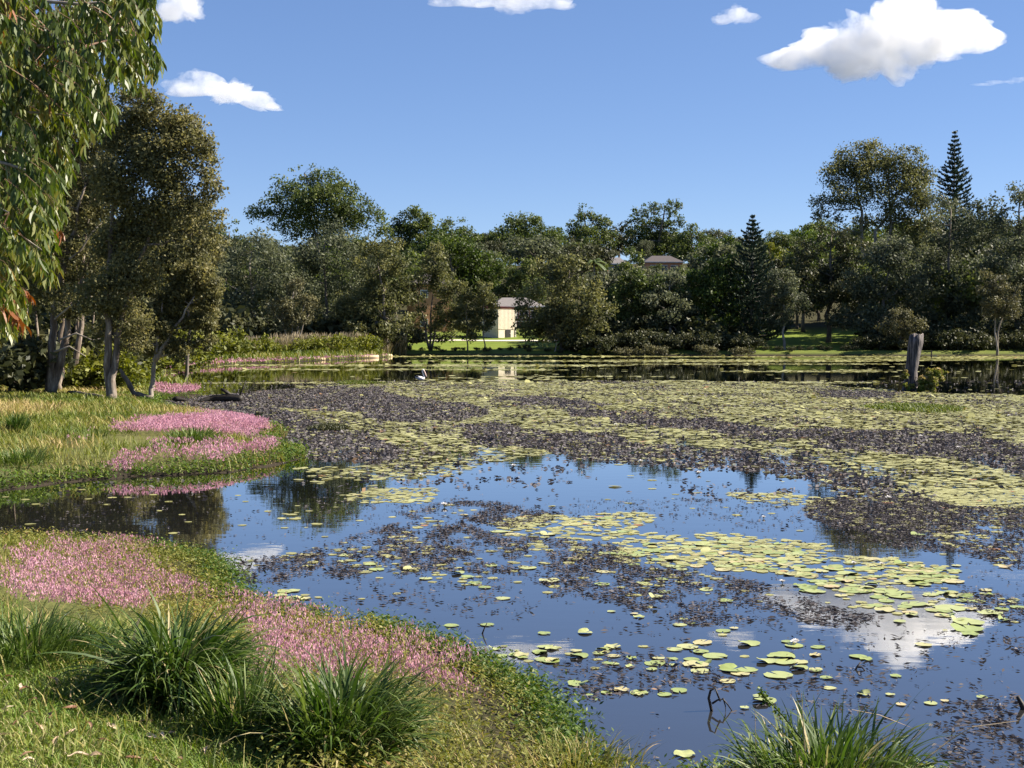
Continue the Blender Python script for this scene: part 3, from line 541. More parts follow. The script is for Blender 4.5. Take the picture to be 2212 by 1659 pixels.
for oi_, (u, Y, sc) in enumerate(sorted(((360, 74, 2.0), (400, 72, 1.9), (440, 77, 1.7), (385, 66, 1.4), (470, 80, 1.6), (340, 66, 1.7), (520, 83, 1.3), (575, 86, 1.2), (655, 91, 1.2), (690, 92, 1.3), (745, 95, 1.2), (800, 97, 1.2), (315, 60, 1.6), (300, 52, 1.3), (270, 48, 1.3)))):
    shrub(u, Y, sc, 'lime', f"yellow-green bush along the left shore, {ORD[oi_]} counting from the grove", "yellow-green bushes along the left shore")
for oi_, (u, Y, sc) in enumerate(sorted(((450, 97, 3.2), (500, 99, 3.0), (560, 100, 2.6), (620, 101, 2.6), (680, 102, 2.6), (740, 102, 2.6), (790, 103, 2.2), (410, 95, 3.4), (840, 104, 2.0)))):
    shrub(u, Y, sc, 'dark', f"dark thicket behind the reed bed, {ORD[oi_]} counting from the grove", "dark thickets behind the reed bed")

# ------------------------------------------------------------------ left grove of paperbarks
GROVE = "paperbark grove on the left bank"
b1 = place(236, 866); b2 = place(106, 852); b3 = place(128, 846); b4 = place(322, 866)
Y1 = b1[1]
tree("paperbark_tree", "large dark-trunked paperbark forking near the ground at the grove's edge", 236, Y1, [(318, 255, 66, 40), (270, 300, 70, 54), (395, 290, 60, 40), (440, 350, 36, 46), (350, 355, 80, 58), (455, 420, 24, 30), (260, 400, 66, 60), (390, 440, 60, 50), (320, 480, 70, 56), (250, 520, 60, 56), (420, 520, 46, 46), (300, 590, 70, 50), (230, 640, 60, 50), (280, 690, 56, 40), (425, 315, 50, 40), (462, 395, 28, 44), (465, 480, 24, 44), (300, 225, 60, 34), (370, 260, 56, 40), (285, 745, 44, 26), (215, 715, 40, 34)], 'grove', 46000, 0.155, 'paper', 0.19, seed=51, group=GROVE, nclump=22, tight=0.42, nb=230, base=b1,
     stems=[[None, (234, 760), (231, 640), (238, 520), (250, 400), (300, 300)], [None, (250, 770), (262, 680), (300, 560), (360, 430)]])
lean_tree = tree("paperbark_tree", "leaning pale-barked paperbark with twin stems at the grove", 106, b2[1], [(150, 262, 64, 50), (90, 320, 66, 60), (205, 300, 60, 50), (50, 430, 60, 70), (20, 330, 50, 60), (30, 540, 50, 60), (180, 350, 60, 60), (210, 420, 60, 60), (165, 480, 56, 60), (200, 560, 56, 50), (120, 560, 56, 60), (230, 610, 50, 44), (160, 640, 54, 50), (110, 660, 44, 40), (70, 600, 50, 60)], 'grove', 34000, 0.155, 'paper', 0.22, seed=52, group=GROVE, nclump=16, tight=0.36, nb=170, base=b2,
     stems=[[None, (112, 740), (126, 640), (150, 520), (185, 400)], [None, (140, 740), (165, 640), (205, 520)]])
for pts_ in ([(118, 690), (160, 655), (195, 640), (230, 655)], [(126, 735), (165, 720), (200, 735), (235, 728)], [(118, 760), (150, 748), (185, 770)], [(150, 560), (175, 540), (200, 500), (222, 480)]):
    mbx = MB(); mbx.tube([D(a_, b_, b2[1] - 1.2) - b2 for a_, b_ in pts_], list(np.linspace(0.055, 0.02, len(pts_))), 6, noise=0.2); mbx.build("dead_limb", M['palebark'], lean_tree, smooth=True)
tree("paperbark_tree", "slim upright paperbark beside the leaning one", 128, b3[1], [(120, 470, 50, 50), (90, 540, 44, 50), (150, 400, 36, 44)], 'grove', 7000, 0.155, 'paper', 0.17, seed=53, group=GROVE, nclump=14, nb=40, base=b3,
     stems=[[None, (130, 760), (138, 640), (140, 480)]])
tree("paperbark_tree", "slender paperbark with curved pale trunk leaning over the water's edge", 322, b4[1], [(420, 600, 52, 40), (445, 640, 34, 42), (380, 640, 52, 42), (350, 690, 52, 36), (425, 700, 34, 34), (300, 680, 36, 44), (385, 735, 34, 24), (330, 745, 44, 28), (290, 730, 36, 30), (455, 680, 26, 40), (390, 762, 40, 22), (440, 735, 30, 26)], 'grove', 19000, 0.17, 'palebark', 0.13, seed=54, group=GROVE, nclump=15, tight=0.34, nb=80, base=b4,
     stems=[[None, (331, 810), (338, 760), (345, 700), (352, 650)], [(334, 780), (356, 745), (382, 700), (420, 640)]])
tree("paperbark_tree", "bushy paperbark at the back of the grove above the reeds", 395, 47, [(430, 470, 44, 50), (455, 540, 34, 46), (400, 560, 56, 60), (440, 610, 44, 50), (380, 480, 50, 56), (420, 680, 50, 40), (350, 560, 50, 60)], 'grove', 20000, 0.2, 'bark', 0.12, seed=55, group=GROVE, nclump=15, nb=60)
tree("paperbark_tree", "tall paperbark rising behind the hanging gum leaves", 150, 40, [(150, 268, 60, 46), (205, 245, 56, 40), (95, 330, 60, 56), (250, 290, 56, 46), (170, 360, 70, 60), (60, 420, 60, 60), (130, 460, 70, 60), (260, 235, 44, 30), (20, 360, 50, 60)], 'grove', 17000, 0.2, 'paper', 0.17, seed=56, group=GROVE, nclump=15, tight=0.4, nb=60)
# slender trunks standing behind, in the shade
thin = []
for s in range(3):
    r = np.random.default_rng(500 + s); bl = [((r.normal() * 0.7, r.normal() * 0.7, 5 + 3.5 * r.random()), (1.2, 1.2, 1.1 + 0.4 * r.random())) for _ in range(6)]
    V, Fc, T, cc = crown(bl, 3600, 0.2, 10, seed=500 + s)
    mb = woody(np.zeros(3), [[(0, 0, -0.3), (0.15 * r.normal(), 0.1, 3), (0.3 * r.normal(), 0, 8)]], bl, cc, 0.10, 500 + s, 30)
    tm = bpy.data.meshes.new("trunk"); tm.from_pydata([tuple(map(float, q)) for q in mb.v], [], mb.f); tm.materials.append(M['paper']); thin.append((mesh_np("crown", V, Fc, M['olive'], T), tm))
for i, (u, Y) in enumerate(((-40, 40), (-15, 38), (5, 41), (22, 39), (38, 43), (50, 40), (63, 45), (76, 41), (88, 46), (150, 42), (163, 46), (176, 41), (190, 47), (205, 44), (285, 50), (-70, 42), (-100, 38), (160, 52), (60, 52), (20, 50))):
    p0 = D(u, 800, Y * K); z = hz(p0[0], p0[1]); e = empty("paperbark_sapling", (p0[0], p0[1], z), "slender pale-trunked paperbark standing in the shaded depth of the grove", "tree", "slender trunks in the grove", i * 1.7)
    e.scale = (1, 1, 0.95 + 0.3 * rng.random()); obj("crown", thin[i % 3][0], e); obj("trunk", thin[i % 3][1], e)
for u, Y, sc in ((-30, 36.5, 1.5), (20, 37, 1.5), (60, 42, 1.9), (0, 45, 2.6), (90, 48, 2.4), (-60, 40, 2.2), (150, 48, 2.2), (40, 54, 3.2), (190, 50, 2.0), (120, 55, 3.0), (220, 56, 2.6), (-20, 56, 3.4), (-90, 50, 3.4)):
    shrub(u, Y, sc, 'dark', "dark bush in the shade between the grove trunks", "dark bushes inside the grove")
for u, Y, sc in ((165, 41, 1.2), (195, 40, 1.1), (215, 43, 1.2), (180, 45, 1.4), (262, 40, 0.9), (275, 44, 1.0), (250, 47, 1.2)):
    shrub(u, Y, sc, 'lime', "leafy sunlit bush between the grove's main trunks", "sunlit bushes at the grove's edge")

# fallen timber by the grove
def log(name, label, pts, rad, mat, cat="log", n=9, group=None, extra=None):
    pts = [np.array(q, float) for q in pts]; b = pts[0].copy(); e = empty(name, b, label, cat, group)
    P = []; rr = []
    for i in range(len(pts) - 1):
        for t in np.linspace(0, 1, 5)[: (5 if i == len(pts) - 2 else 4)]:
            P.append(pts[i] * (1 - t) + pts[i + 1] * t - b + np.random.default_rng(len(P) + len(name)).normal(size=3) * rad[0] * 0.10); rr.append(rad[i] * (1 - t) + rad[i + 1] * t)
    mb = MB(); mb.tube(P, rr, n, noise=0.25); mb.build("stem", M[mat], e, smooth=True)
    for (ps, rs) in (extra or []):
        mb = MB(); mb.tube([np.array(q, float) - b for q in ps], rs, 7, noise=0.2); mb.build("branch", M[mat], e, smooth=True)
    return e
gl = lambda u, v, dz=0.0: place(u, v) + np.array([0, 0, dz])
a0 = gl(322, 866, 0.12)
log("fallen_branch", "thick broken grey branch leaning up from the foot of the curved trunk", [a0 + [0.15, -0.1, 0], D(290, 850, a0[1]), D(270, 815, a0[1]), D(258, 797, a0[1])], [0.13, 0.13, 0.11, 0.06], 'bark', "branch", extra=[([a0, D(340, 868, a0[1] - 0.4), D(356, 876, a0[1] - 1.0)], [0.09, 0.07, 0.03])])
log("fallen_log", "pale log lying on the ground left of the dark-trunked paperbark", [gl(150, 853, 0.1), gl(185, 858, 0.12), gl(222, 862, 0.1)], [0.11, 0.10, 0.08], 'paper')
wy = G(440, 868)[1]
log("sunken_log", "black waterlogged log with an upturned stub lying in the shallows", [G(428, 869) + [0, 0, 0.02], D(455, 862, wy), D(495, 859, wy), D(524, 862, wy)], [0.05, 0.17, 0.20, 0.17], 'wet', extra=[([D(500, 858, wy), D(489, 846, wy), D(477, 840, wy)], [0.13, 0.09, 0.06]), ([D(515, 860, wy), D(524, 840, wy), D(531, 822, wy)], [0.05, 0.035, 0.012])])
log("sunken_log", "short dark wedge of log breaking the surface left of the long sunken log", [D(376, 866, wy), D(383, 861, wy), D(412, 869, wy)], [0.14, 0.13, 0.04], 'wet')
for i, (ua, ub, v) in enumerate(((412, 436, 783.5), (448, 475, 783), (485, 563, 781.5), (569, 703, 779.2), (717, 817, 773.8), (824, 845, 770.6))):
    A = G(ua, v + 0.6); B = G(ub, v - (ub - ua) * 0.008); A[2] = B[2] = 0.12
    w = ["first", "second", "third", "fourth", "fifth", "last"][i]
    log("timber_log", f"pale timber beam edging the reed bed, {w} of six counted from the grove", [A, (A + B) / 2, B], [0.20, 0.21, 0.20], 'drift', "timber", group="timber beams edging the reed bed")
for i, (u, v) in enumerate(((479, 782), (566, 780), (711, 776))):
    q = G(u, v); mb = MB(); mb.tube([q + [0, 0, -0.4], q + [0, 0.05, 0.45]], [0.16, 0.13], 7, noise=0.2); o = mb.build("mooring_post", M['wet']); tag(o, f"short dark post between pale timber beams, {['nearest the grove', 'in the middle', 'farthest along'][i]}", "post", "posts between timber beams")

# ------------------------------------------------------------------ near gum with hanging leaves, top left
gum_base = np.array([-7.6, 9.2 * K, hz(-7.6, 9.2 * K)])
ge = empty("weeping_gum", gum_base, "near gum with long drooping leaves hanging in from the upper left", "tree")
REG = [(-130, -110), (365, -110), (375, 30), (345, 60), (350, 165), (335, 215), (262, 222), (245, 285), (195, 320), (165, 390), (140, 430), (150, 510), (125, 560), (135, 615), (80, 650), (55, 725), (0, 750), (-40, 730), (-130, 660)]
mb = MB(); limbs = []
mb.tube(wob(gum_base - [0, 0, 0.3], gum_base + [0.5, 0, 9.5], 9, 0.01, np.random.default_rng(3)), list(np.linspace(0.34, 0.16, 9)), 10, noise=0.06)
r = np.random.default_rng(77)
for (u, v, Y, z0) in ((300, -60, 8.6, 5.5), (300, 90, 8.2, 5.2), (220, 180, 9.3, 4.8), (150, 250, 8.4, 4.6), (120, 380, 8.0, 4.2), (90, 540, 8.3, 3.8), (30, 640, 8.7, 3.4), (60, 100, 9.6, 5.2), (40, 320, 9.4, 4.4), (180, -40, 9.8, 5.6), (20, 460, 7.8, 4.0), (330, 20, 9.2, 5.8)):
    A = gum_base + np.array([0.3, 0, z0 - gum_base[2] + 0.6]); B = D(u, v, Y * K); mid = (A + B) / 2 + np.array([0, 0, 0.55]); P = np.array([(1 - t) ** 2 * A + 2 * t * (1 - t) * mid + t * t * B for t in np.linspace(0, 1, 12)]); P[1:-1] += r.normal(size=(10, 3)) * 0.03
    mb.tube(P, list(np.linspace(0.05, 0.006, 12)), 6, cap=False); limbs.append(P[3:])
LN = np.concatenate(limbs)
tw = MB(); LP, LA, LB, LL, LW, LT = [], [], [], [], [], []
cnt = 0
while cnt < 1700:
    u = -130 + 510 * r.random(); v = -110 + 870 * r.random()
    if vn(np.array([u / 48.0]), np.array([v / 42.0]), 4)[0] < 0.34: continue
    Y = (7.6 + 4.2 * r.random() ** 0.8) * K; s = D(u, v, Y); k = int(np.argmin(np.linalg.norm(LN - s, axis=1)))
    out_ = np.array([0.75, r.normal() * 0.5, -0.25 - 0.5 * r.random()]); out_ /= np.linalg.norm(out_); Lt = 0.24 + 0.26 * r.random()
    ue, ve = proj((s + out_ * Lt + np.array([0, 0, -0.30 * Lt - 0.08]))[None])
    if not (inpoly(np.array([u]), np.array([v]), REG)[0] and inpoly(ue, ve, REG)[0]): continue
    cnt += 1
    if np.linalg.norm(LN[k] - s) < 1.3 and r.random() < 0.10: tw.tube([LN[k], (LN[k] + s) / 2 + [0, 0, 0.05], s], [0.007, 0.005, 0.004], 3, cap=False)
    e2 = s + out_ * Lt * 0.6; e3 = s + out_ * Lt + np.array([0, 0, -0.30 * Lt]); tw.tube([s, e2, e3], [0.003, 0.002, 0.001], 3, cap=False)
    nl = int(17 + 11 * r.random()); base_t = 0.38 + 0.18 * r.normal() + (0.30 if (u < 130 and v > 360) else 0.0) * r.random()
    for j in range(nl):
        t = r.random(); q = s * (1 - t) ** 2 + 2 * t * (1 - t) * e2 + t * t * e3
        A = np.array([r.normal() * 0.33, r.normal() * 0.33, -1.0]); A /= np.linalg.norm(A); L = 0.11 + 0.085 * r.random()
        LP.append(q); LA.append(A); LL.append(L); LW.append(L * (0.17 + 0.07 * r.random())); LT.append(min(1, max(0, base_t + 0.13 * r.normal() + (0.4 if r.random() < 0.02 else 0)))); LB.append(unit(1, r)[0])
LP = np.array(LP); LA = np.array(LA); LB = np.array(LB); LL = np.array(LL); LW = np.array(LW); LT = np.array(LT)
LB -= LA * np.sum(LA * LB, 1, keepdims=True); LB /= np.linalg.norm(LB, axis=1, keepdims=True); LN2 = np.cross(LA, LB)
prof = [(0.0, 0.15, 0.0), (0.30, 1.0, 0.08), (0.68, 0.8, 0.11), (1.0, 0.04, 0.02)]
def leafstrip(P, A, B, N, L, Wd):
    V = []
    for t, w, c in prof:
        q = P + A * (L * t)[:, None] + B * (L * c)[:, None]; V += [q + B * (Wd * w / 2)[:, None] + N * (Wd * 0.12 * w)[:, None], q - B * (Wd * w / 2)[:, None]]
    return np.stack(V, 1)
u_, v_ = proj(LP); inv = (u_ > 5) & (u_ < 360) & (v_ > 5) & (v_ < 760)
order = np.argsort(np.where(inv, np.linalg.norm(LP - [0, 0, CAMH], axis=1) - LL * 6, 99)); single = order[:280]; rest = np.setdiff1d(np.arange(len(LP)), single)
q10 = np.array([[0, 1, 3, 2], [2, 3, 5, 4], [4, 5, 7, 6]])
V = leafstrip(LP[rest], LA[rest], LB[rest], LN2[rest], LL[rest], LW[rest]); Fq_ = (np.arange(len(rest))[:, None, None] * 8 + q10[None]).reshape(-1, 4)
tag(obj("foliage", mesh_np("foliage", V.reshape(-1, 3) - gum_base, Fq_, M['euc'], np.repeat(LT[rest], 8)), ge), kind="stuff")
variants = []
for s in range(10):
    z1 = np.zeros((1, 3)); Vv = leafstrip(z1, np.array([[0, 0, -1.0]]), np.array([[1.0, 0, 0]]), np.array([[0, 1.0, 0]]), np.array([1.0]), np.array([0.17 + 0.008 * s]))[0]
    variants.append(mesh_np("leaf", Vv, q10, M['euc'], np.full(8, 0.12 + 0.08 * s)))
for i in single:
    o = obj("leaf", variants[int(np.clip(LT[i] * 10, 0, 9))], ge); Mx = Matrix((tuple(LB[i]), tuple(LN2[i] if True else 0), tuple(-LA[i]))).transposed().to_4x4()
    if Mx.determinant() < 0: Mx = Matrix((tuple(LB[i]), tuple(-LN2[i]), tuple(-LA[i]))).transposed().to_4x4()
    o.matrix_local = Matrix.Translation([float(c) for c in (LP[i] - gum_base)]) @ Mx @ Matrix.Scale(float(LL[i]), 4)
mb.v = [tuple(np.array(q) - gum_base) for q in mb.v]; mb.build("trunk", M['palebark'], ge, smooth=True)
tw.v = [tuple(np.array(q) - gum_base) for q in tw.v]; tw.build("twigs", M['twig'], ge)

# ------------------------------------------------------------------ grasses and bank herbs
def blades(P, H, Wd, lean, az, tint, mat, name, curl=0.6, r=rng):
    """bent three-triangle blades"""
    n = len(P); d = np.stack([np.cos(az), np.sin(az), np.zeros(n)], -1); s = np.stack([-np.sin(az + r.normal(size=n) * 0.8), np.cos(az + r.normal(size=n) * 0.8), np.zeros(n)], -1)
    up = np.array([0, 0, 1.0]); w = s * (Wd / 2)[:, None]
    m1 = P + up * (H * 0.58)[:, None] + d * (H * lean * 0.35)[:, None]; t1 = P + up * (H * (1 - 0.25 * curl * lean))[:, None] + d * (H * lean)[:, None]
    V = np.stack([P - w, P + w, m1 - w * 0.8, m1 + w * 0.8, t1], 1).reshape(-1, 3); b = np.arange(n)[:, None] * 5
    T3 = (b[:, :, None] + np.array([[0, 1, 3], [0, 3, 2], [2, 3, 4]])[None]).reshape(-1, 3)
    return mesh_np(name, V, T3, mat, np.repeat(tint, 5))
def scatter(n, x0, x1, y0, y1, poly, r=rng):
    x = x0 + (x1 - x0) * r.random(n); y = y0 + (y1 - y0) * r.random(n); k = inpoly(x, y, poly); x, y = x[k], y[k]
    z = height(x, y); return np.stack([x, y, z], -1)
PINK = [[(15, 1205), (60, 1178), (150, 1172), (330, 1182), (345, 1230), (430, 1262), (330, 1300), (230, 1290), (120, 1345), (40, 1300), (20, 1250)],
        [(485, 1285), (600, 1312), (700, 1342), (850, 1362), (930, 1402), (1010, 1462), (1025, 1485), (900, 1462), (800, 1450), (650, 1500), (560, 1460), (510, 1340)],
        [(200, 938), (330, 903), (540, 893), (585, 915), (560, 936), (400, 934), (270, 950)],
        [(215, 995), (330, 966), (500, 955), (612, 950), (570, 976), (380, 988), (230, 1004)],
        [(140, 955), (185, 952), (185, 972), (140, 972)],
        [(280, 800), (300, 785), (480, 778), (640, 775), (845, 767), (845, 773), (640, 783), (480, 791), (340, 800), (330, 822), (295, 812)],
        [(330, 833), (430, 838), (440, 850), (340, 850)]]
def inpink(P, lift=0.2, wobble=26):
    u, v = proj(P + np.array([0, 0, lift])); sc = np.clip(12.0 * K / np.maximum(P[:, 1], 1), 0.1, 2.0)
    u = u + rng.normal(size=len(P)) * 9 * sc; v = v + rng.normal(size=len(P)) * 6 * sc
    u = u + (fbm(P[:, 0] * 2.0, P[:, 1] * 2.0, 41) - 0.5) * wobble * 5 * sc; v = v + (fbm(P[:, 0] * 2.0, P[:, 1] * 2.0, 43) - 0.5) * wobble * 3 * sc
    k = np.zeros(len(P), bool); which = np.full(len(P), -1)
    for i, q in enumerate(PINK):
        j = inpoly(u, v, q); which[j & ~k] = i; k |= j
    return k, which
# lawn of the near bank
P = scatter(300000, -8, 3.0, 2.2 * K, 8.5 * K, NEAR); dN = polydist(P[:, 0], P[:, 1], NEAR); k, _ = inpink(P)
keep = (~k) & (dN > 1.9 + 1.2 * fbm(P[:, 0], P[:, 1], 12)); u, v = proj(P); keep &= (u > -250) & (u < 1700) & (v < 1800)
L_ = P[keep]; n = len(L_); pat = fbm(L_[:, 0] * 1.2, L_[:, 1] * 1.2, 21)
tag(obj("lawn_grass", blades(L_, 0.045 + 0.055 * rng.random(n) * (0.6 + pat), 0.006 + 0.005 * rng.random(n), 0.5 + 0.9 * rng.random(n), 6.28 * rng.random(n), np.clip(0.15 + 0.75 * pat + 0.2 * rng.normal(size=n), 0, 0.93) + (rng.random(n) < 0.05) * 0.3, M['lawn'], "lawn_grass")), "short green lawn grass at the lower left", kind="stuff")
# straw and green grass between the lawn and the herbs
P = scatter(60000, -11, 4.0, 3.5 * K, 14.5 * K, NEAR); dN = polydist(P[:, 0], P[:, 1], NEAR); k, _ = inpink(P); keep = (~k) & (dN > 0.6) & (dN < 4.4) & (fbm(P[:, 0] * 1.5, P[:, 1] * 1.5, 23) + 0.15 * rng.normal(size=len(P)) > 0.44)
L_ = P[keep]; n = len(L_); pat = fbm(L_[:, 0] * 1.0, L_[:, 1] * 1.0, 27)
tag(obj("bank_grass", blades(L_, 0.10 + 0.18 * rng.random(n), 0.006 + 0.006 * rng.random(n), 0.4 + 0.9 * rng.random(n), 6.28 * rng.random(n), np.clip(1.3 * pat - 0.15 + 0.2 * rng.normal(size=n), 0, 1), M['straw'], "bank_grass")), "mixed straw and green grass behind the near flowers", kind="stuff")
# leafy herbs of the near bank
def herbs(P, H, size, mat, name, tintv, r=rng, per=5):
    """stems of small leaves: per leaves up each stem"""
    n = len(P); Pl = np.repeat(P, per, 0); t = r.random(n * per); Hh = np.repeat(H, per); lean = np.repeat(r.normal(size=(n, 2)) * 0.25, per, 0)
    Pl[:, 2] += Hh * t; Pl[:, :2] += lean * (Hh * t)[:, None] + r.normal(size=(n * per, 2)) * size * 0.8
    a = 6.283 * r.random(n * per); A = np.stack([np.cos(a), np.sin(a), 0.15 + 0.6 * r.random(n * per)], -1); A /= np.linalg.norm(A, axis=1, keepdims=True)
    B = np.cross(A, np.array([0, 0, 1.0]) + 0.5 * r.normal(size=(n * per, 3))); B /= np.linalg.norm(B, axis=1, keepdims=True) + 1e-9
    L = size * (0.6 + 0.8 * r.random(n * per)); V, Fc, T = cards(Pl, A, B, L, L * 0.42, np.clip(np.repeat(tintv, per) + 0.16 * r.normal(size=n * per), 0, 1))
    return mesh_np(name, V, Fc, mat, T)
P = scatter(80000, -11, 4.5, 3.5 * K, 14.5 * K, NEAR); dN = polydist(P[:, 0], P[:, 1], NEAR); lim = 2.5 + 1.6 * (fbm(P[:, 0], P[:, 1], 12) - 0.4)
keep = dN < lim; L_ = P[keep]; n = len(L_); k, _ = inpink(L_); keep2 = (~k) | (rng.random(n) < 0.75); L_ = L_[keep2]; u_, v_ = proj(L_); L_ = L_[(u_ > -120) & (v_ < 1760)]; n = len(L_); edge = np.clip(1 - polydist(L_[:, 0], L_[:, 1], NEAR) / 0.5, 0, 1)
tag(obj("bank_herbs", herbs(L_, 0.12 + 0.20 * rng.random(n), 0.042, M['knot'], "bank_herbs", np.clip(0.25 + 0.6 * fbm(L_[:, 0] * 1.3, L_[:, 1] * 1.3, 61) - 0.25 * edge, 0, 1))), "tangle of small yellow-green herbs along the near bank", kind="stuff")
# dark green leafy fringe right at the water
q = np.array(NEAR[:len(NEAR_D)]); seg = np.linalg.norm(np.diff(q, axis=0), axis=1); tt = rng.random(9000) * seg.sum(); cs = np.concatenate([[0], np.cumsum(seg)]); ii = np.clip(np.searchsorted(cs, tt) - 1, 0, len(seg) - 1); f = ((tt - cs[ii]) / seg[ii])[:, None]
xy = q[ii] * (1 - f) + q[ii + 1] * f + rng.normal(size=(9000, 2)) * 0.14; kk = fbm(xy[:, 0] * 1.6, xy[:, 1] * 1.6, 71) > 0.40; xy = xy[kk]; L_ = np.stack([xy[:, 0], xy[:, 1], np.maximum(0.0, height(xy[:, 0], xy[:, 1]))], -1); n = len(L_)
tag(obj("water_edge_herbs", herbs(L_, 0.08 + 0.16 * rng.random(n), 0.05, M['fringe'], "water_edge_herbs", np.clip(0.35 + 0.2 * rng.normal(size=n), 0, 1))), "dark green leafy fringe trailing into the water of the near bank", kind="stuff")
# pink flower spikes
def spikes(P, H, Wd, Lf, tintv, name, r=rng, per=3):
    n = len(P); Pl = np.repeat(P, per, 0); m_ = n * per; Pl[:, 2] += np.repeat(H, per) + r.normal(size=m_) * 0.012; Pl[:, :2] += r.normal(size=(m_, 2)) * np.repeat(Wd, per)[:, None] * 0.6
    A = np.stack([r.normal(size=m_) * 0.3, r.normal(size=m_) * 0.3, np.ones(m_)], -1); A /= np.linalg.norm(A, axis=1, keepdims=True); B = np.cross(A, unit(m_, r)); B /= np.linalg.norm(B, axis=1, keepdims=True) + 1e-9
    V, Fc, T = cards(Pl, A, B, np.repeat(Lf, per) * (0.7 + 0.6 * r.random(m_)), np.repeat(Wd, per), np.clip(np.repeat(tintv, per) + 0.2 * r.normal(size=m_), 0, 1)); return mesh_np(name, V, Fc, M['pink'], T)
lab = ["pink flowering groundcover on the near bank left of the big tussock", "pink flowering groundcover on the near bank right of the big tussock", "farther band of pink flowers on the left spit", "nearer band of pink flowers on the left spit", "small pink patch in the dry grass of the left spit", "thin pink strip in front of the reed bed", "small pink strip beside the sunken log"]
for i in range(7):
    q = PINK[i]; uu = [a for a, b in q]; vv = [b for a, b in q]; land = NEAR if i < 2 else LEFT
    cs_ = np.array([G(a, b, 0.3 if i < 2 else 0.25)[:2] for a, b in q]); lo = cs_.min(0) - 0.5; hi = cs_.max(0) + 0.5; ar = (hi[0] - lo[0]) * (hi[1] - lo[1])
    dens = [1150, 1300, 330, 330, 250, 20, 90][i]; P = scatter(int(min(90000, ar * dens)), lo[0], hi[0], lo[1], hi[1], land); k, w = inpink(P); P = P[w == i]
    if i < 2: P = P[0.6 * fbm(P[:, 0] * 2.2, P[:, 1] * 2.2, 81) + 0.4 * fbm(P[:, 0] * 0.9, P[:, 1] * 0.9, 83) + 0.20 * rng.normal(size=len(P)) > 0.50]
    n = len(P); big = [1, 1, 2.0, 2.0, 2.0, 8, 4][i]
    if n: tag(obj("pink_flowers", spikes(P, (0.14 + 0.16 * rng.random(n)) if i < 5 else 0.22 + 0.15 * rng.random(n), (0.009 + 0.005 * rng.random(n)) * big, (0.022 + 0.016 * rng.random(n)) * big ** 0.8, np.clip(0.25 + 0.7 * fbm(P[:, 0] * 1.5, P[:, 1] * 1.5, 85) + 0.1 * rng.normal(size=n), 0, 1), "pink_flowers")), lab[i], kind="stuff")
# left spit and grove floor
P = scatter(170000, -34, -2, 12 * K, 50 * K, LEFT); u, v = proj(P); keep = (u > -150) & (v > 780); P = P[keep]; k, w = inpink(P); dL = polydist(P[:, 0], P[:, 1], LEFT); base = P[(~k) & (rng.random(len(P)) < np.clip(26 * K / P[:, 1], 0.45, 1))]; n = len(base)
pat = fbm(base[:, 0] * 0.35, base[:, 1] * 0.5, 91); sc = np.clip(base[:, 1] / 18 / K, 1, 2.2); shade = sstep(34 * K, 36 * K, base[:, 1])
tag(obj("spit_grass", blades(base, (0.12 + 0.26 * rng.random(n) * (0.5 + pat)) * (1 - 0.3 * shade), (0.012 + 0.010 * rng.random(n)) * sc, 0.4 + 0.8 * rng.random(n), 6.28 * rng.random(n), np.clip(2.0 * pat - 0.66 + 0.17 * rng.normal(size=n), 0, 1), M['straw'], "spit_grass")), "long straw and green grass covering the left spit", kind="stuff")
P = scatter(70000, -20, -1.5, 14 * K, 42 * K, LEFT); dL = polydist(P[:, 0], P[:, 1], LEFT); u, v = proj(P); P = P[(dL < 0.75 + 0.6 * (fbm(P[:, 0] * 0.6, P[:, 1] * 0.6, 95) - 0.5)) & (u > -100)]; k, w = inpink(P); P = P[(~k) | (rng.random(len(P)) < 0.2)]; n = len(P)
tag(obj("spit_fringe", herbs(P, 0.12 + 0.22 * rng.random(n), 0.10, M['fringe'], "spit_fringe", np.clip(0.5 + 0.2 * rng.normal(size=n), 0, 1))), "bright green leafy fringe along the water of the left spit", kind="stuff")
P = scatter(30000, -36, -6, 42 * K, 98 * K, LEFT); dL = polydist(P[:, 0], P[:, 1], LEFT); P = P[dL < 18]; n = len(P); pat = fbm(P[:, 0] * 0.2, P[:, 1] * 0.2, 97)
tag(obj("marsh_grass", blades(P, 0.35 + 0.5 * rng.random(n), 0.06 + 0.05 * rng.random(n), 0.3 + 0.6 * rng.random(n), 6.28 * rng.random(n), np.clip(1.4 * pat - 0.45 + 0.2 * rng.normal(size=n), 0, 1), M['straw'], "marsh_grass")), "yellow-green marsh grass behind the timber beams", kind="stuff")
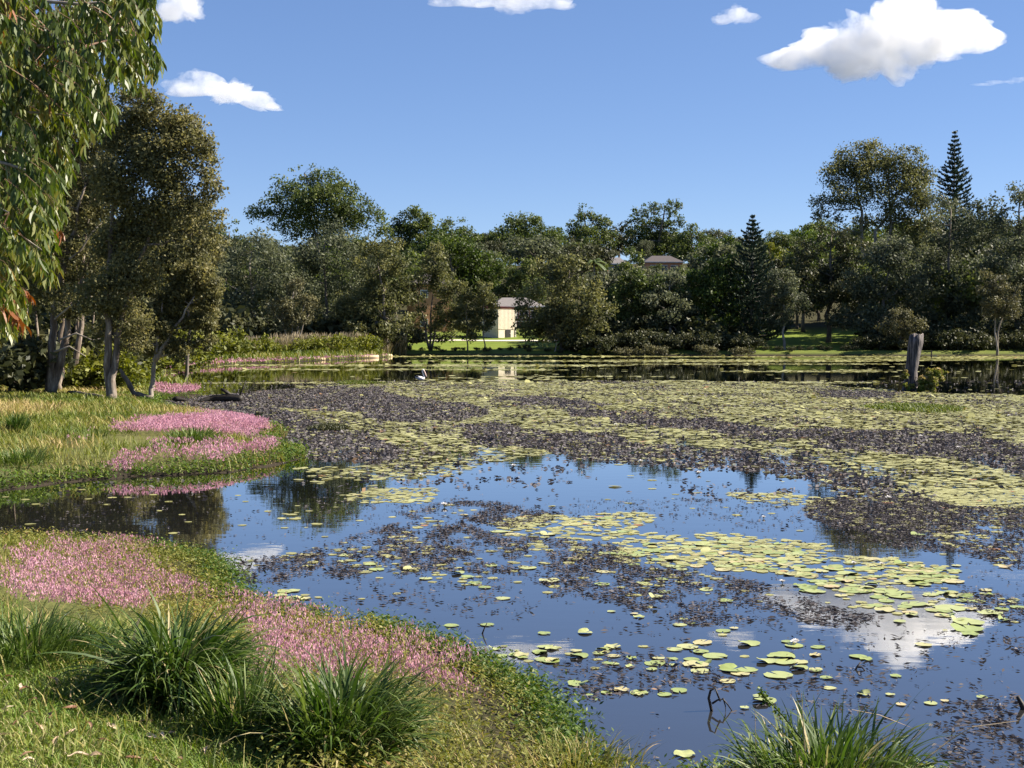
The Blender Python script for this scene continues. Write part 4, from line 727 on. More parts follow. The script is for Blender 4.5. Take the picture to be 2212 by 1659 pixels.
# reed bed
n = 9000; uu = 378 + 500 * rng.random(n); f = np.clip((uu - 378) / 480, 0, 1); YY_ = (70 + 27 * f ** 0.8 + 3.5 + 5.0 * rng.random(n)) * K; P = np.stack([(uu - UC) / F * YY_, YY_, np.zeros(n)], -1); P[:, 2] = height(P[:, 0], P[:, 1]); P = P[P[:, 2] > 0.02]; n = len(P)
Hh = (0.9 + 1.3 * rng.random(n) ** 0.8) * (0.75 + 0.5 * fbm(P[:, 0] * 0.25, P[:, 1] * 0.25, 15)); tv = np.clip(0.35 + 0.25 * rng.normal(size=n), 0, 0.8)
tag(obj("reeds", blades(P, Hh, 0.05 + 0.04 * rng.random(n), 0.15 + 0.3 * rng.random(n), rng.normal(size=n) * 0.8, tv, M['reed'], "reeds")), "tall dry reed bed along the left far shore", kind="stuff")
kk = rng.random(n) < 0.25; Q = P[kk].copy(); Q[:, 2] += Hh[kk] * 0.95; Q[:, 0] += 0.05; m_ = len(Q); A = np.stack([0.3 + 0.2 * rng.normal(size=m_), 0.1 * rng.normal(size=m_), np.ones(m_)], -1); A /= np.linalg.norm(A, axis=1, keepdims=True); B = np.cross(A, unit(m_)); B /= np.linalg.norm(B, axis=1, keepdims=True)
V, Fc, T = cards(Q, A, B, 0.55 + 0.25 * rng.random(m_), 0.12 + 0.06 * rng.random(m_), np.clip(0.85 + 0.15 * rng.normal(size=m_), 0, 1)); tag(obj("reed_plumes", mesh_np("reed_plumes", V, Fc, M['reed'], T)), "pale feathery plumes topping the reed bed", kind="stuff")
# grass islands on the mat of pads and the dark weed mound
def isle(name, label, u0, u1, v0, v1, H, mat, n, th=0.5):
    c = (G(u0, v1) + G(u1, v0)) / 2; rx = (G(u1, (v0 + v1) / 2)[0] - G(u0, (v0 + v1) / 2)[0]) / 2; ry = abs(G((u0 + u1) / 2, v0 + 6)[1] - G((u0 + u1) / 2, v1)[1]) / 2
    a = 6.283 * rng.random(n); rr = rng.random(n) ** 0.5 * (0.6 + 0.6 * vn(np.cos(a) * 2.5 + u0, np.sin(a) * 2.5 + v0, 5)); P = np.stack([c[0] + rx * rr * np.cos(a), c[1] + ry * rr * np.sin(a), np.zeros(n)], -1)
    tag(obj(name, blades(P, H * (0.35 + 0.9 * rng.random(n)) * (1.15 - 0.7 * rr), 0.03 + 0.025 * rng.random(n), 0.3 + 0.7 * rng.random(n), 6.28 * rng.random(n), np.clip(th + 0.2 * rng.normal(size=n), 0, 1), mat, name)), label, kind="stuff")
isle("floating_grass", "bright green grass island among pads below the dead stump", 1858, 2085, 870, 897, 0.22, M['isle'], 4200, 0.45)
isle("floating_grass", "small bright green grass island left of the pelican", 712, 830, 824, 834, 0.24, M['isle'], 2200, 0.5)
isle("dark_weed_mound", "low dark green weed mound in front of the left spit", 662, 752, 918, 936, 0.22, M['dark'], 1800)

# ------------------------------------------------------------------ tussocks
def blade_rows(base, az, tilt, L, bend, nseg=7):
    """spine points (n,nseg+1,3) of arching blades and their side vectors"""
    n = len(base); t = np.linspace(0, 1, nseg + 1); ang = tilt[:, None] + bend[:, None] * t[None] ** 1.5
    dz = np.cos(ang); dr = np.sin(ang); st = (L / nseg)[:, None]
    z = np.concatenate([np.zeros((n, 1)), np.cumsum(dz[:, :-1] * st, 1)], 1); rr = np.concatenate([np.zeros((n, 1)), np.cumsum(dr[:, :-1] * st, 1)], 1)
    X = base[:, None, 0] + rr * np.cos(az)[:, None]; Y = base[:, None, 1] + rr * np.sin(az)[:, None]; Z = base[:, None, 2] + z
    return np.stack([X, Y, Z], -1), np.stack([-np.sin(az), np.cos(az), np.zeros(n)], -1)
def blade_mesh(Sp, side, Wd, tint, mat, name):
    n, m_, _ = Sp.shape; t = np.linspace(0, 1, m_); w = np.minimum(1, 0.55 + 1.6 * t) * (1 - t ** 2.2) + 0.02
    o_ = side[:, None, :] * (Wd[:, None] * w[None] / 2)[:, :, None]; V = np.stack([Sp - o_, Sp + o_], 2).reshape(-1, 3); b = np.arange(n)[:, None] * 2 * m_
    Fq_ = np.concatenate([np.stack([b + 2 * i, b + 2 * i + 1, b + 2 * i + 3, b + 2 * i + 2], -1) for i in range(m_ - 1)], 1).reshape(-1, 4); return mesh_np(name, V, Fq_, mat, np.repeat(tint, 2 * m_))
def tussock(label, c, rad, L, n, nsing, seed, mat='tus', wd=0.013, tilt=0.75, bend=1.3, dirn=0.0, cat="grass", tint=0.42, group="grass tussocks", dry=0.06, name="grass_tussock", rise=0.45):
    r = np.random.default_rng(seed); e = empty(name, c, label, cat, group)
    def draw(n):
        a = 6.283 * r.random(n); q = r.random(n) ** 0.55 * rad; lift = r.random(n) ** 1.3 * rise * L * (1 - 0.45 * q / rad); out = q * (1 + 0.9 * lift / L)
        base = np.stack([out * np.cos(a), out * np.sin(a), lift - 0.02], -1); az = a + r.normal(size=n) * 0.7; az = az - 0.35 * np.sin(az - dirn)
        tl = tilt * (0.25 + 0.75 * q / rad) * (0.3 + 0.9 * r.random(n)) + 0.05; be = bend * (0.3 + 1.0 * r.random(n)); kink = r.random(n) < 0.12; be = np.where(kink, be + 1.2, be)
        Lb = L * (0.35 + 0.45 * r.random(n)); tall = r.random(n) < 0.08; Lb = np.where(tall, Lb * 1.35, Lb); return base, az, tl, Lb, be, np.clip(tint + 0.22 * r.normal(size=n), 0, 0.85) + (r.random(n) < dry) * 0.5
    base, az, tl, Lb, be, T = draw(n); Sp, sd = blade_rows(base, az, tl, Lb, be); sd = sd + r.normal(size=sd.shape) * 0.35; sd /= np.linalg.norm(sd, axis=1, keepdims=True)
    tag(obj("blades", blade_mesh(Sp, sd, wd * (0.6 + 0.7 * r.random(n)), np.clip(T, 0, 1), M[mat], "blades"), e), kind="stuff")
    vars_ = []
    for s in range(10):
        Sp, sd = blade_rows(np.zeros((1, 3)), np.zeros(1), np.array([0.12 + 0.09 * s]), np.array([1.0]), np.array([0.5 + 0.13 * ((s * 7) % 10)])); vars_.append(blade_mesh(Sp, sd, np.array([wd * 1.15 / L]), np.array([min(1.0, 0.25 + 0.065 * s)]), M[mat], "blade"))
    for k in range(nsing):
        a = 6.283 * r.random(); q = rad * r.random() ** 0.6; o = obj("blade", vars_[int(min(9, q / rad * 8 + 2 * r.random()))], e); lf_ = rise * L * r.random() * (1 - 0.4 * q / rad); o.location = (q * math.cos(a), q * math.sin(a), lf_ - 0.02); o.rotation_euler = (0.2 * r.normal(), 0.15 * r.normal(), a + 0.5 * r.normal()); sc = L * (0.45 + 0.40 * r.random()); o.scale = (sc, sc, sc)
    return e
T1 = place(385, 1520); tussock("biggest dark green grass tussock with arching blades and deep shadow", T1, 0.34, 0.94, 1250, 170, 1, wd=0.025, tilt=0.95, bend=1.9, dirn=0.1)
T2 = place(740, 1640); tussock("upright grass tussock at the bottom edge right of the biggest one", T2, 0.36, 0.84, 1100, 150, 2, wd=0.023, tilt=0.85, bend=1.5, tint=0.5)
T2b = place(530, 1600); tussock("thin grass clump between the two large tussocks", T2b, 0.24, 0.72, 340, 40, 3, wd=0.017, tilt=0.6, bend=0.8, tint=0.55)
T3 = G(1790, 1700, 0.25); T3[2] = max(0.1, hz(T3[0], T3[1])); tussock("grass tussock rising from the bottom edge in front of open water", T3, 0.46, 0.72, 620, 110, 4, wd=0.021, tilt=0.8, bend=0.9, tint=0.55, dry=0.08)
T4 = place(60, 1430); tussock("low grass tussock at the left edge of the near bank", T4, 0.42, 0.55, 700, 60, 5, wd=0.014, tilt=0.8, bend=1.1, tint=0.5)
T5 = place(1240, 1690); tussock("sparse half-dry grass clump at the bottom edge beside the herbs", T5, 0.45, 0.42, 420, 60, 6, mat='straw', wd=0.009, tilt=0.7, bend=0.8, tint=0.5, dry=0.1)
T6 = place(38, 935); tussock("dark green grass tuft alone on the left spit", T6, 0.22, 0.75, 260, 0, 7, wd=0.03, tilt=0.6, bend=0.7, tint=0.3, dry=0)
T7 = place(50, 1000); tussock("broad pale green tuft on the left spit near the water", T7, 0.6, 0.5, 400, 0, 8, wd=0.025, tilt=0.8, bend=0.9, tint=0.6, dry=0)
T8 = place(420, 955); tussock("green tuft between the two pink bands", T8, 0.6, 0.55, 420, 0, 9, wd=0.03, tilt=0.8, bend=0.9, tint=0.6, dry=0)
T9 = place(180, 1420); tussock("soft green grass patch left of the biggest tussock", T9, 0.42, 0.42, 520, 40, 10, wd=0.012, tilt=0.8, bend=1.0, tint=0.55)

# long dry stalks in the foreground
def stalk(label, pts, r0, mat='straw', group=None):
    mb = MB(); P = [np.array(q, float) for q in pts]; b = P[0].copy(); mb.tube([q - b for q in P], list(np.linspace(r0, r0 * 0.4, len(P))), 5); o = mb.build("dry_stalk", M['drift'], None, b); tag(o, label, "stalk", group)
stalk("long pale stalk leaning out over the water at lower right", [T3 + [0.35, 0.1, 0.15], D(1990, 1580, T3[1] + 0.2), D(1900, 1545, T3[1] + 0.3), D(1840, 1533, T3[1] + 0.35)], 0.006)
stalk("pale stalk arching to the right edge at lower right", [T3 + [0.45, 0.0, 0.1], D(2050, 1600, T3[1] + 0.1), D(2100, 1570, T3[1] + 0.1), D(2200, 1557, T3[1] + 0.1)], 0.006)
stalk("thin upright pale stalk left of the bottom tussock", [D(1632, 1680, T3[1]), D(1632, 1600, T3[1]), D(1631, 1535, T3[1])], 0.004)
stalk("short upright pale stalk within the bottom tussock", [D(1740, 1640, T3[1]), D(1735, 1560, T3[1]), D(1731, 1498, T3[1])], 0.005)
stalk("thin bleached stem rising over the big tussock's right shoulder", [D(905, 1480, T1[1]), D(910, 1440, T1[1]), D(920, 1380, T1[1])][::-1][::-1], 0.003)
hb = [D(1735, 1600, T3[1] + 0.1), D(1690, 1545, T3[1] + 0.1), D(1655, 1510, T3[1] + 0.1), D(1640, 1490, T3[1] + 0.1)]; e = empty("seedling_plant", hb[0], "leafy seedling stem leaning left out of the bottom tussock", "plant")
mb = MB(); mb.tube([q - hb[0] for q in hb], [0.006, 0.005, 0.004, 0.002], 5); mb.build("stem", M['tus'], e); n = 160; t = rng.random(n) ** 0.6 * 3; i0 = np.clip(t.astype(int), 0, 2); HB = np.array(hb) - hb[0]; Pq = HB[i0] * (1 - (t - i0))[:, None] + HB[i0 + 1] * (t - i0)[:, None] + rng.normal(size=(n, 3)) * 0.012
V, Fc, T = cards(Pq, unit(n), unit(n), np.full(n, 0.03), np.full(n, 0.018), np.clip(0.6 + 0.2 * rng.normal(size=n), 0, 1)); obj("foliage", mesh_np("foliage", V, Fc, M['fringe'], T), e)

# fallen leaves on the lawn
lv = []
for s in range(6):
    r = np.random.default_rng(900 + s); L, w = 0.12, 0.028 + 0.012 * r.random(); V = []
    for i in range(7):
        t = i / 6; ww = w * math.sin(math.pi * (0.06 + 0.9 * t)) ; cz = 0.02 * math.sin(math.pi * t) + 0.03 * (t - 0.5) ** 2 * r.normal(); V += [(L * (t - 0.5), 0.018 * math.sin(math.pi * t) - ww / 2, cz + 0.008), (L * (t - 0.5), 0.018 * math.sin(math.pi * t), cz), (L * (t - 0.5), 0.018 * math.sin(math.pi * t) + ww / 2, cz + 0.010)]
    Fq_ = np.array([[3 * i, 3 * i + 1, 3 * i + 4, 3 * i + 3] for i in range(6)] + [[3 * i + 1, 3 * i + 2, 3 * i + 5, 3 * i + 4] for i in range(6)]); lv.append(mesh_np("fallen_leaf", np.array(V), Fq_, M['litter'], np.zeros(len(V)), smooth=True))
lf = [(15, 1470), (45, 1500), (60, 1515), (75, 1525), (20, 1540), (85, 1590), (150, 1540), (50, 1645), (55, 1660), (170, 1665), (155, 1600), (240, 1530), (260, 1540), (330, 1600), (345, 1605), (310, 1580), (375, 1600), (420, 1480), (440, 1640), (10, 1610), (130, 1625), (560, 1600), (600, 1570), (620, 1590), (35, 1575), (210, 1650), (280, 1660), (390, 1660), (110, 1490), (120, 1570), (190, 1580), (225, 1610), (65, 1560), (345, 1650), (250, 1590)]
for i, (u, v) in enumerate(lf):
    q = place(u + rng.normal() * 4, v + rng.normal() * 4); o = obj("fallen_leaf", lv[i % 6], None, q + [0, 0, 0.05]); o.rotation_euler = (0.35 * rng.normal(), 0.35 * rng.normal(), 6.28 * rng.random()); s_ = 0.7 + 0.5 * rng.random(); o.scale = (s_, s_, s_)
    tag(o, "dry curled tan gum leaf lying on the lawn", "leaf", "fallen leaves on the lawn")

# ------------------------------------------------------------------ lily pads and water weed
WEED = [[(530, 848), (691, 837), (809, 837), (894, 864), (1029, 877), (1063, 894), (996, 908), (843, 911), (745, 886), (560, 880)],
        [(989, 922), (1080, 911), (1131, 935), (1334, 935), (1351, 952), (1250, 966), (1114, 966), (996, 952)],
        [(1080, 854), (1182, 857), (1327, 871), (1317, 879), (1165, 878), (1073, 866)], [(1216, 888), (1351, 888), (1440, 901), (1560, 908), (1560, 920), (1334, 911), (1232, 898)],
        [(560, 880), (640, 890), (700, 915), (826, 949), (877, 972), (826, 996), (691, 990), (600, 940)],
        [(1114, 955), (1250, 955), (1440, 963), (1562, 976), (1719, 990), (1824, 1018), (1929, 1046), (2033, 1085), (2120, 1099), (2230, 1095), (2230, 1150), (2103, 1130), (2033, 1150), (1946, 1165), (1876, 1158), (1789, 1140), (1737, 1088), (1789, 1081), (1806, 1057), (1754, 1039), (1632, 1022), (1440, 1003), (1283, 999), (1232, 982)],
        [(1562, 941), (1719, 927), (1894, 927), (2103, 941), (2230, 962), (2230, 1039), (2103, 1004), (1998, 990), (1859, 973), (1719, 948)],
        [(1440, 910), (1580, 914), (1700, 931), (1580, 938), (1440, 925)], [(1754, 844), (1946, 847), (1929, 861), (1789, 856)], [(330, 868), (540, 848), (600, 890), (470, 900), (345, 880)]]
PADM = [(560, 850), (700, 832), (1000, 820), (1500, 824), (1800, 834), (1940, 846), (2230, 856), (2230, 1135), (2000, 1120), (1800, 1050), (1640, 1005), (1440, 985), (1240, 972), (1060, 1000), (1010, 1022), (860, 1038), (760, 1030), (800, 1000), (640, 930)]
# scattered weed on the nearer open water: (polygon, density)
WN = [([(500, 1215), (640, 1195), (850, 1140), (960, 1130), (1100, 1150), (1300, 1175), (1500, 1230), (1700, 1270), (1900, 1330), (1860, 1360), (1700, 1330), (1500, 1340), (1350, 1300), (1100, 1250), (900, 1240), (700, 1260), (540, 1265)], 0.85),
      ([(840, 1095), (1000, 1080), (1200, 1100), (1180, 1130), (900, 1130)], 0.6), ([(1200, 1245), (1500, 1250), (1800, 1320), (1700, 1345), (1400, 1330), (1200, 1290)], 0.6), ([(660, 1240), (1000, 1240), (1200, 1290), (1150, 1330), (800, 1320), (660, 1280)], 0.13),
      ([(1180, 1425), (1300, 1405), (1500, 1440), (1700, 1440), (1960, 1450), (1990, 1500), (1800, 1500), (1500, 1490), (1250, 1520), (1190, 1480)], 0.4), ([(1960, 1560), (2050, 1520), (2230, 1500), (2230, 1700), (2080, 1700), (2010, 1620)], 0.8),
      ([(1700, 1500), (2060, 1500), (2100, 1560), (1750, 1540)], 0.35), ([(1780, 1140), (2230, 1100), (2230, 1230), (2080, 1190), (1950, 1190), (1830, 1170)], 0.65), ([(2080, 1270), (2230, 1290), (2230, 1420), (2140, 1380)], 0.4),
      ([(1400, 1040), (1800, 1060), (1800, 1110), (1500, 1090)], 0.18), ([(1050, 1010), (1280, 1000), (1260, 1050), (1040, 1050)], 0.14), ([(850, 1040), (1060, 1030), (1060, 1060), (860, 1065)], 0.2)]
PN = [([(720, 1070), (800, 1055), (930, 1060), (940, 1082), (760, 1088)], 0.75), ([(1060, 1125), (1200, 1108), (1390, 1112), (1400, 1150), (1250, 1165), (1080, 1150)], 0.6), ([(860, 1150), (1000, 1100), (1060, 1110), (900, 1160)], 0.15), ([(1290, 1150), (1480, 1160), (1560, 1180), (1500, 1230), (1330, 1215)], 0.8),
      ([(1480, 1165), (1600, 1150), (1790, 1180), (1780, 1240), (1560, 1235)], 0.85), ([(1700, 1215), (1850, 1205), (2060, 1225), (2080, 1260), (1960, 1270), (1730, 1265)], 0.8), ([(1800, 1265), (2000, 1265), (2212, 1290), (2212, 1345), (2020, 1340), (1830, 1300)], 0.25),
      ([(570, 1285), (620, 1280), (690, 1300), (690, 1312), (590, 1305)], 0.85), ([(1080, 1395), (1130, 1385), (1250, 1400), (1275, 1412), (1250, 1428), (1130, 1422)], 0.9), ([(1570, 1065), (1700, 1060), (1800, 1075), (1760, 1095), (1600, 1090)], 0.5), ([(540, 1210), (760, 1170), (900, 1160), (900, 1185), (700, 1215), (560, 1240)], 0.28),
      ([(700, 1190), (1300, 1165), (1500, 1235), (1750, 1300), (1200, 1300), (800, 1250)], 0.13), ([(1180, 1395), (1950, 1415), (2000, 1510), (1250, 1510)], 0.09), ([(2000, 1100), (2229, 1100), (2229, 1230), (2050, 1200)], 0.2),
      ([(1180, 1440), (1300, 1430), (1330, 1510), (1220, 1520)], 0.12), ([(1040, 1160), (1300, 1165), (1500, 1230), (1300, 1290), (1000, 1280)], 0.10), ([(640, 1010), (820, 1000), (860, 1040), (700, 1050)], 0.3)]
PB = [[tuple(q) for q in p] for p in ()]
def jit(x, y, d):
    s = 9.0 * 12.0 / np.maximum(d, 4) + 3
    return (fbm(x * 0.9, y * 0.9, 201) - 0.5) * s * 8, (fbm(x * 0.9, y * 0.9, 207) - 0.5) * s * 3.2
def wsample(n, y0, y1):
    t = np.sqrt(y0 * y0 + (y1 * y1 - y0 * y0) * rng.random(n)); x = (rng.random(n) * 2 - 1) * (0.66 * t + 2.0); return x, t * K
def onwater(x, y): return ~(inpoly(x, y, NEAR) | inpoly(x, y, LEFT))
def layout(x, y):
    P = np.stack([x, y, np.zeros_like(x)], -1); u, v = proj(P); y = y / K; du, dv = jit(x, y, y); u = np.clip(u, -60, 2229) + du; v = v + dv
    wd = np.zeros(len(x)); pdn = np.zeros(len(x))
    pdn[inpoly(u, v, PADM)] = 0.85
    for q in WEED:
        k = inpoly(u, v, q); wd[k] = 0.9; pdn[k] = 0.13
    pat = fbm(x * 1.1, y * 0.9, 211); pat2 = fbm(x * 2.6, y * 2.0, 217)
    for q, d in WN:
        k = inpoly(u, v, q); wd[k] = np.maximum(wd[k], d * np.clip((pat2[k] - 0.36) * 5, 0.05, 1.5))
    for q, d in PN:
        k = inpoly(u, v, q); pdn[k] = np.maximum(pdn[k], d * np.clip((pat[k] - 0.25) * 3, 0.40, 1.1))
    # in the mat, weed also shows between pads
    k = inpoly(u, v, PADM) & (wd < 0.5); wd[k] = np.maximum(wd[k], 0.20 * (fbm(x[k] * 0.5, y[k] * 0.8, 223) > 0.52) + 0.03); pdn[k] *= np.where(fbm(x[k] * 0.5, y[k] * 0.8, 223) > 0.56, 0.55, 1.0)
    far = (v < 836) & (pdn < 0.1)                     # thin bands of pads on the dark far water
    band = fbm(x * 0.035 + 3, y * 0.30, 231, 3) + 0.05 * (fbm(x * 0.6, y * 0.6, 233) - 0.5) + 0.10 * sstep(92, 99, y) + 0.05 * sstep(10, 24, x) * (y > 62)
    pdn = np.where(far, np.where(band > 0.585, 0.8, 0.0), pdn); wd = np.where(far, 0.05 * (band > 0.5), wd)
    k = far & (u > 1900) & (v > 790) & (v < 836); pdn[k] *= 0.1
    wd = np.maximum(wd, 0.012 + 0.05 * (fbm(x * 0.6, y * 0.4, 241) > 0.60) * (y < 30)); pdn = np.maximum(pdn, 0.006)
    return wd, pdn
# explicit large pads of the near water: crop units -> layout
BIG = [(1360, 290, 180), (1850, 245, 155), (1835, 380, 170), (1930, 452, 180), (1925, 485, 170), (1940, 512, 100), (2040, 405, 135), (1590, 320, 130), (1655, 360, 140), (1510, 390, 110), (1645, 413, 75), (985, 625, 160), (970, 720, 155), (650, 622, 135), (735, 692, 130), (510, 575, 115), (585, 555, 115), (820, 560, 120), (345, 660, 115), (550, 665, 140), (595, 660, 80), (575, 700, 105), (530, 640, 90), (135, 622, 80), (225, 635, 65), (140, 662, 60), (220, 675, 55), (330, 690, 60), (440, 668, 50), (365, 635, 70), (437, 637, 60), (1170, 577, 80), (1010, 550, 60), (1050, 570, 100), (1075, 685, 100), (1155, 697, 70), (175, 795, 85), (100, 808, 60), (265, 818, 50), (15, 822, 40), (1400, 817, 75), (1535, 818, 55), (2000, 832, 65), (1590, 868, 60), (1740, 862, 70), (1810, 850, 50), (800, 885, 50), (1230, 785, 70), (125, 397, 50), (265, 425, 60), (240, 408, 45), (340, 383, 40), (490, 437, 45), (530, 458, 45), (470, 465, 80), (690, 495, 90), (745, 482, 50), (1170, 245, 120), (1100, 187, 130), (1250, 180, 140), (1390, 180, 130), (1320, 207, 140), (1310, 235, 130), (1470, 180, 100), (1460, 220, 80), (1720, 200, 160), (1640, 190, 130), (1650, 240, 150), (1720, 222, 120), (1870, 165, 70), (1865, 187, 60), (850, 140, 140), (720, 135, 130), (760, 160, 100), (940, 100, 150), (1080, 100, 100), (620, 92, 120), (700, 105, 90), (590, 60, 120), (680, 70, 110), (760, 50, 100), (840, 70, 110), (330, 90, 140), (440, 170, 120), (480, 185, 80), (240, 160, 90), (2180, 375, 90), (2160, 350, 70), (870, 120, 90), (1000, 150, 100), (1180, 140, 90), (1330, 150, 90), (1560, 200, 90), (1780, 180, 80), (1690, 255, 90), (1560, 300, 110), (1480, 325, 100), (1080, 265, 80)]
bx, by, br_ = [], [], []
for cx, cy, w in BIG:
    q = G(1267.2 + cx * 0.42706, 1152 + cy * 0.42706); bx.append(q[0]); by.append(q[1]); br_.append(0.5 * w * 0.42706 * q[1] / F * (0.78 if cy < 262 else 0.95))
bx, by, br_ = map(np.array, (bx, by, br_))
x, y = wsample(120000, 6.0, 50); r_ = np.clip(0.090 + 0.033 * rng.normal(size=len(x)), 0.04, 0.19) * np.where(y < 17 * K, 0.85, 1.0); wd, pdn = layout(x, y); keep = (rng.random(len(x)) < pdn) & onwater(x, y)
PX, PY, PR = x[keep], y[keep], r_[keep]
x2, y2 = wsample(24000, 6.0, 17); wd, pdn = layout(x2, y2); k2 = (rng.random(len(x2)) < pdn) & onwater(x2, y2); PX = np.concatenate([PX, x2[k2]]); PY = np.concatenate([PY, y2[k2]]); PR = np.concatenate([PR, 0.05 + 0.05 * rng.random(k2.sum())])
x, y = wsample(80000, 50, 101.5); r_ = 0.17 + 0.12 * rng.random(len(x)); wd, pdn = layout(x, y); keep = (rng.random(len(x)) < pdn * 0.75) & onwater(x, y)
PX = np.concatenate([bx, PX, x[keep]]); PY = np.concatenate([by, PY, y[keep]]); PR = np.concatenate([br_, PR, r_[keep]])
u, v = proj(np.stack([PX, PY, np.zeros_like(PX)], -1)); show = np.where((u > -10) & (u < 2222) & (v < 1665), PR / PY ** 1.5, 0); show[:len(BIG)] = 9
od = np.argsort(-show); NS = 300; sing = od[:NS]; rest = od[NS:]
def padring(n, r, seed):
    g = np.random.default_rng(seed); a = np.linspace(0.14, 6.283 - 0.14, n); rr = r * (1 + 0.03 * g.normal(size=n)); rr[int(4 + 2 * seed) % n] *= (0.80 if seed % 2 else 1.0); z = (0.004 + 0.010 * (seed % 3 == 1)) * np.abs(np.sin(a * (1 + seed % 2) + seed)) ** 2 + 0.004 + 0.02 * (seed == 4) * (np.cos(a - 1) > 0.75)
    V = [(r * 0.06, 0, 0.003)] + [(rr[i] * math.cos(a[i]), rr[i] * math.sin(a[i]), z[i]) for i in range(n)]; return np.array(V), np.array([[0, i, i + 1] for i in range(1, n)])
pm = []
for s in range(6):
    V, T3 = padring(20, 1.0, s); V[:, 2] /= 0.2; pm.append(mesh_np("lily_pad", V, T3, M['pad']))
def padlabel(u, v):
    if v > 1480: return "pale green lily pad on open water behind the bottom tussock"
    if v > 1370: return "round lily pad in the loose cluster on open water above the bent reed stem" if u > 1290 else "lily pad packed in the patch against the near bank"
    if u < 720 and v > 1270: return "lily pad in the small patch touching the pink-flowered bank"
    if v > 1262: return "large round lily pad beside the cloud's reflection"
    if v > 1195 and u > 1650: return "lily pad in the bright drift just above the cloud's reflection"
    if v > 1130 and u > 1250: return "lily pad in the bright drift in the middle of the near water"
    if v > 1090: return "lily pad scattered among brown weed left of the bright drifts"
    return "lily pad at the near edge of the great floating mat"
for n_, i in enumerate(sing):
    o = obj("lily_pad", pm[int(rng.integers(0, 6))], None, (PX[i], PY[i], 0.002 + 0.005 * rng.random())); s_ = float(PR[i]); o.scale = (s_, s_ * (0.88 + 0.2 * rng.random()), 0.2); o.rotation_euler = (0.012 * rng.normal(), 0.012 * rng.normal(), 6.28 * rng.random())
    lb = padlabel(u[i], v[i]); tag(o, lb, "lily pad", "pads: " + lb[:60])
# the many remaining pads as one floating mass
n = len(rest); NV = 7; a0 = 6.283 * rng.random(n); ang = a0[:, None] + np.linspace(0.15, 6.13, NV)[None]; rr = PR[rest][:, None] * (1 + 0.06 * rng.normal(size=(n, NV))); tl = np.where(PY[rest] < 17 * K, 0.02, 0.05)[:, None] * rng.normal(size=(n, 2)); stick = rng.random(n) < 0.02; stick &= PY[rest] > 28 * K; tl[stick] *= 5
X = rr * np.cos(ang); Y = rr * np.sin(ang) * 0.94; zz_ = np.where(PY[rest] < 17 * K, 0.005, 0.02) * rng.random(n); Z = 0.004 + zz_[:, None] + X * tl[:, :1] + Y * tl[:, 1:] + 0.05 * stick[:, None]
V = np.concatenate([np.stack([PX[rest], PY[rest], 0.004 + zz_ + 0.05 * stick], -1)[:, None], np.stack([PX[rest][:, None] + X, PY[rest][:, None] + Y, np.maximum(Z, 0.004)], -1)], 1).reshape(-1, 3)
b = np.arange(n)[:, None] * (NV + 1); T3 = (b[:, :, None] + np.array([[0, i, i + 1] for i in range(1, NV)])[None]).reshape(-1, 3)
tv = np.clip(0.18 + 0.6 * fbm(PX[rest] * 0.5, PY[rest] * 0.5, 251) + 0.14 * rng.normal(size=n), 0, 0.9) + (rng.random(n) < 0.035) * 0.3
tag(obj("lily_pads", mesh_np("lily_pads", V, T3, M['padfar'], np.repeat(np.clip(tv, 0, 1), NV + 1))), "great floating mat of small lily pads across the pond", kind="stuff")
# brown weed
def weedmesh(x, y, size, name, label, rise=0.3, slim=0.2, tone=0.5):
    n = len(x); per = 2; m_ = n * per; X = np.repeat(x, per) + rng.normal(size=m_) * np.repeat(size, per) * 0.5; Y = np.repeat(y, per) + rng.normal(size=m_) * np.repeat(size, per) * 0.5; s = np.repeat(size, per) * (0.5 + 0.8 * rng.random(m_))
    a = 6.283 * rng.random(m_); el = np.abs(rng.normal(size=m_)) * rise; A = np.stack([np.cos(a) * np.cos(el), np.sin(a) * np.cos(el), np.sin(el)], -1); B = np.cross(A, np.array([0, 0, 1.0]) + 0.8 * rng.normal(size=(m_, 3))); B /= np.linalg.norm(B, axis=1, keepdims=True) + 1e-9
    P = np.stack([X, Y, np.full(m_, 0.008)], -1); c = P + A * (s * 0.5)[:, None]; V = np.stack([P, c + B * (s * slim)[:, None], P + A * s[:, None] + np.array([0, 0, -0.2]) * (s * np.sin(el))[:, None], c - B * (s * slim)[:, None]], 1); V[..., 2] = np.maximum(V[..., 2], 0.005)
    tag(obj(name, mesh_np(name, V.reshape(-1, 3), np.arange(4 * m_).reshape(m_, 4), M['weed'], np.repeat(np.clip(tone + 0.22 * rng.normal(size=m_), 0, 1), 4))), label, kind="stuff")
x, y = wsample(155000, 5.6, 16); wd, pdn = layout(x, y); k = (rng.random(len(x)) < wd) & onwater(x, y); weedmesh(x[k], y[k], 0.035 + 0.06 * rng.random(k.sum()) ** 1.5, "water_weed", "dark brown weed fragments floating on the near water", 0.18, 0.15, 0.28)
x, y = wsample(215000, 16, 52); wd, pdn = layout(x, y); k = (rng.random(len(x)) < wd) & onwater(x, y); weedmesh(x[k], y[k], 0.07 + 0.08 * rng.random(k.sum()), "water_weed", "dark purple-brown weed drifts between the pads farther out", 0.30, 0.26)
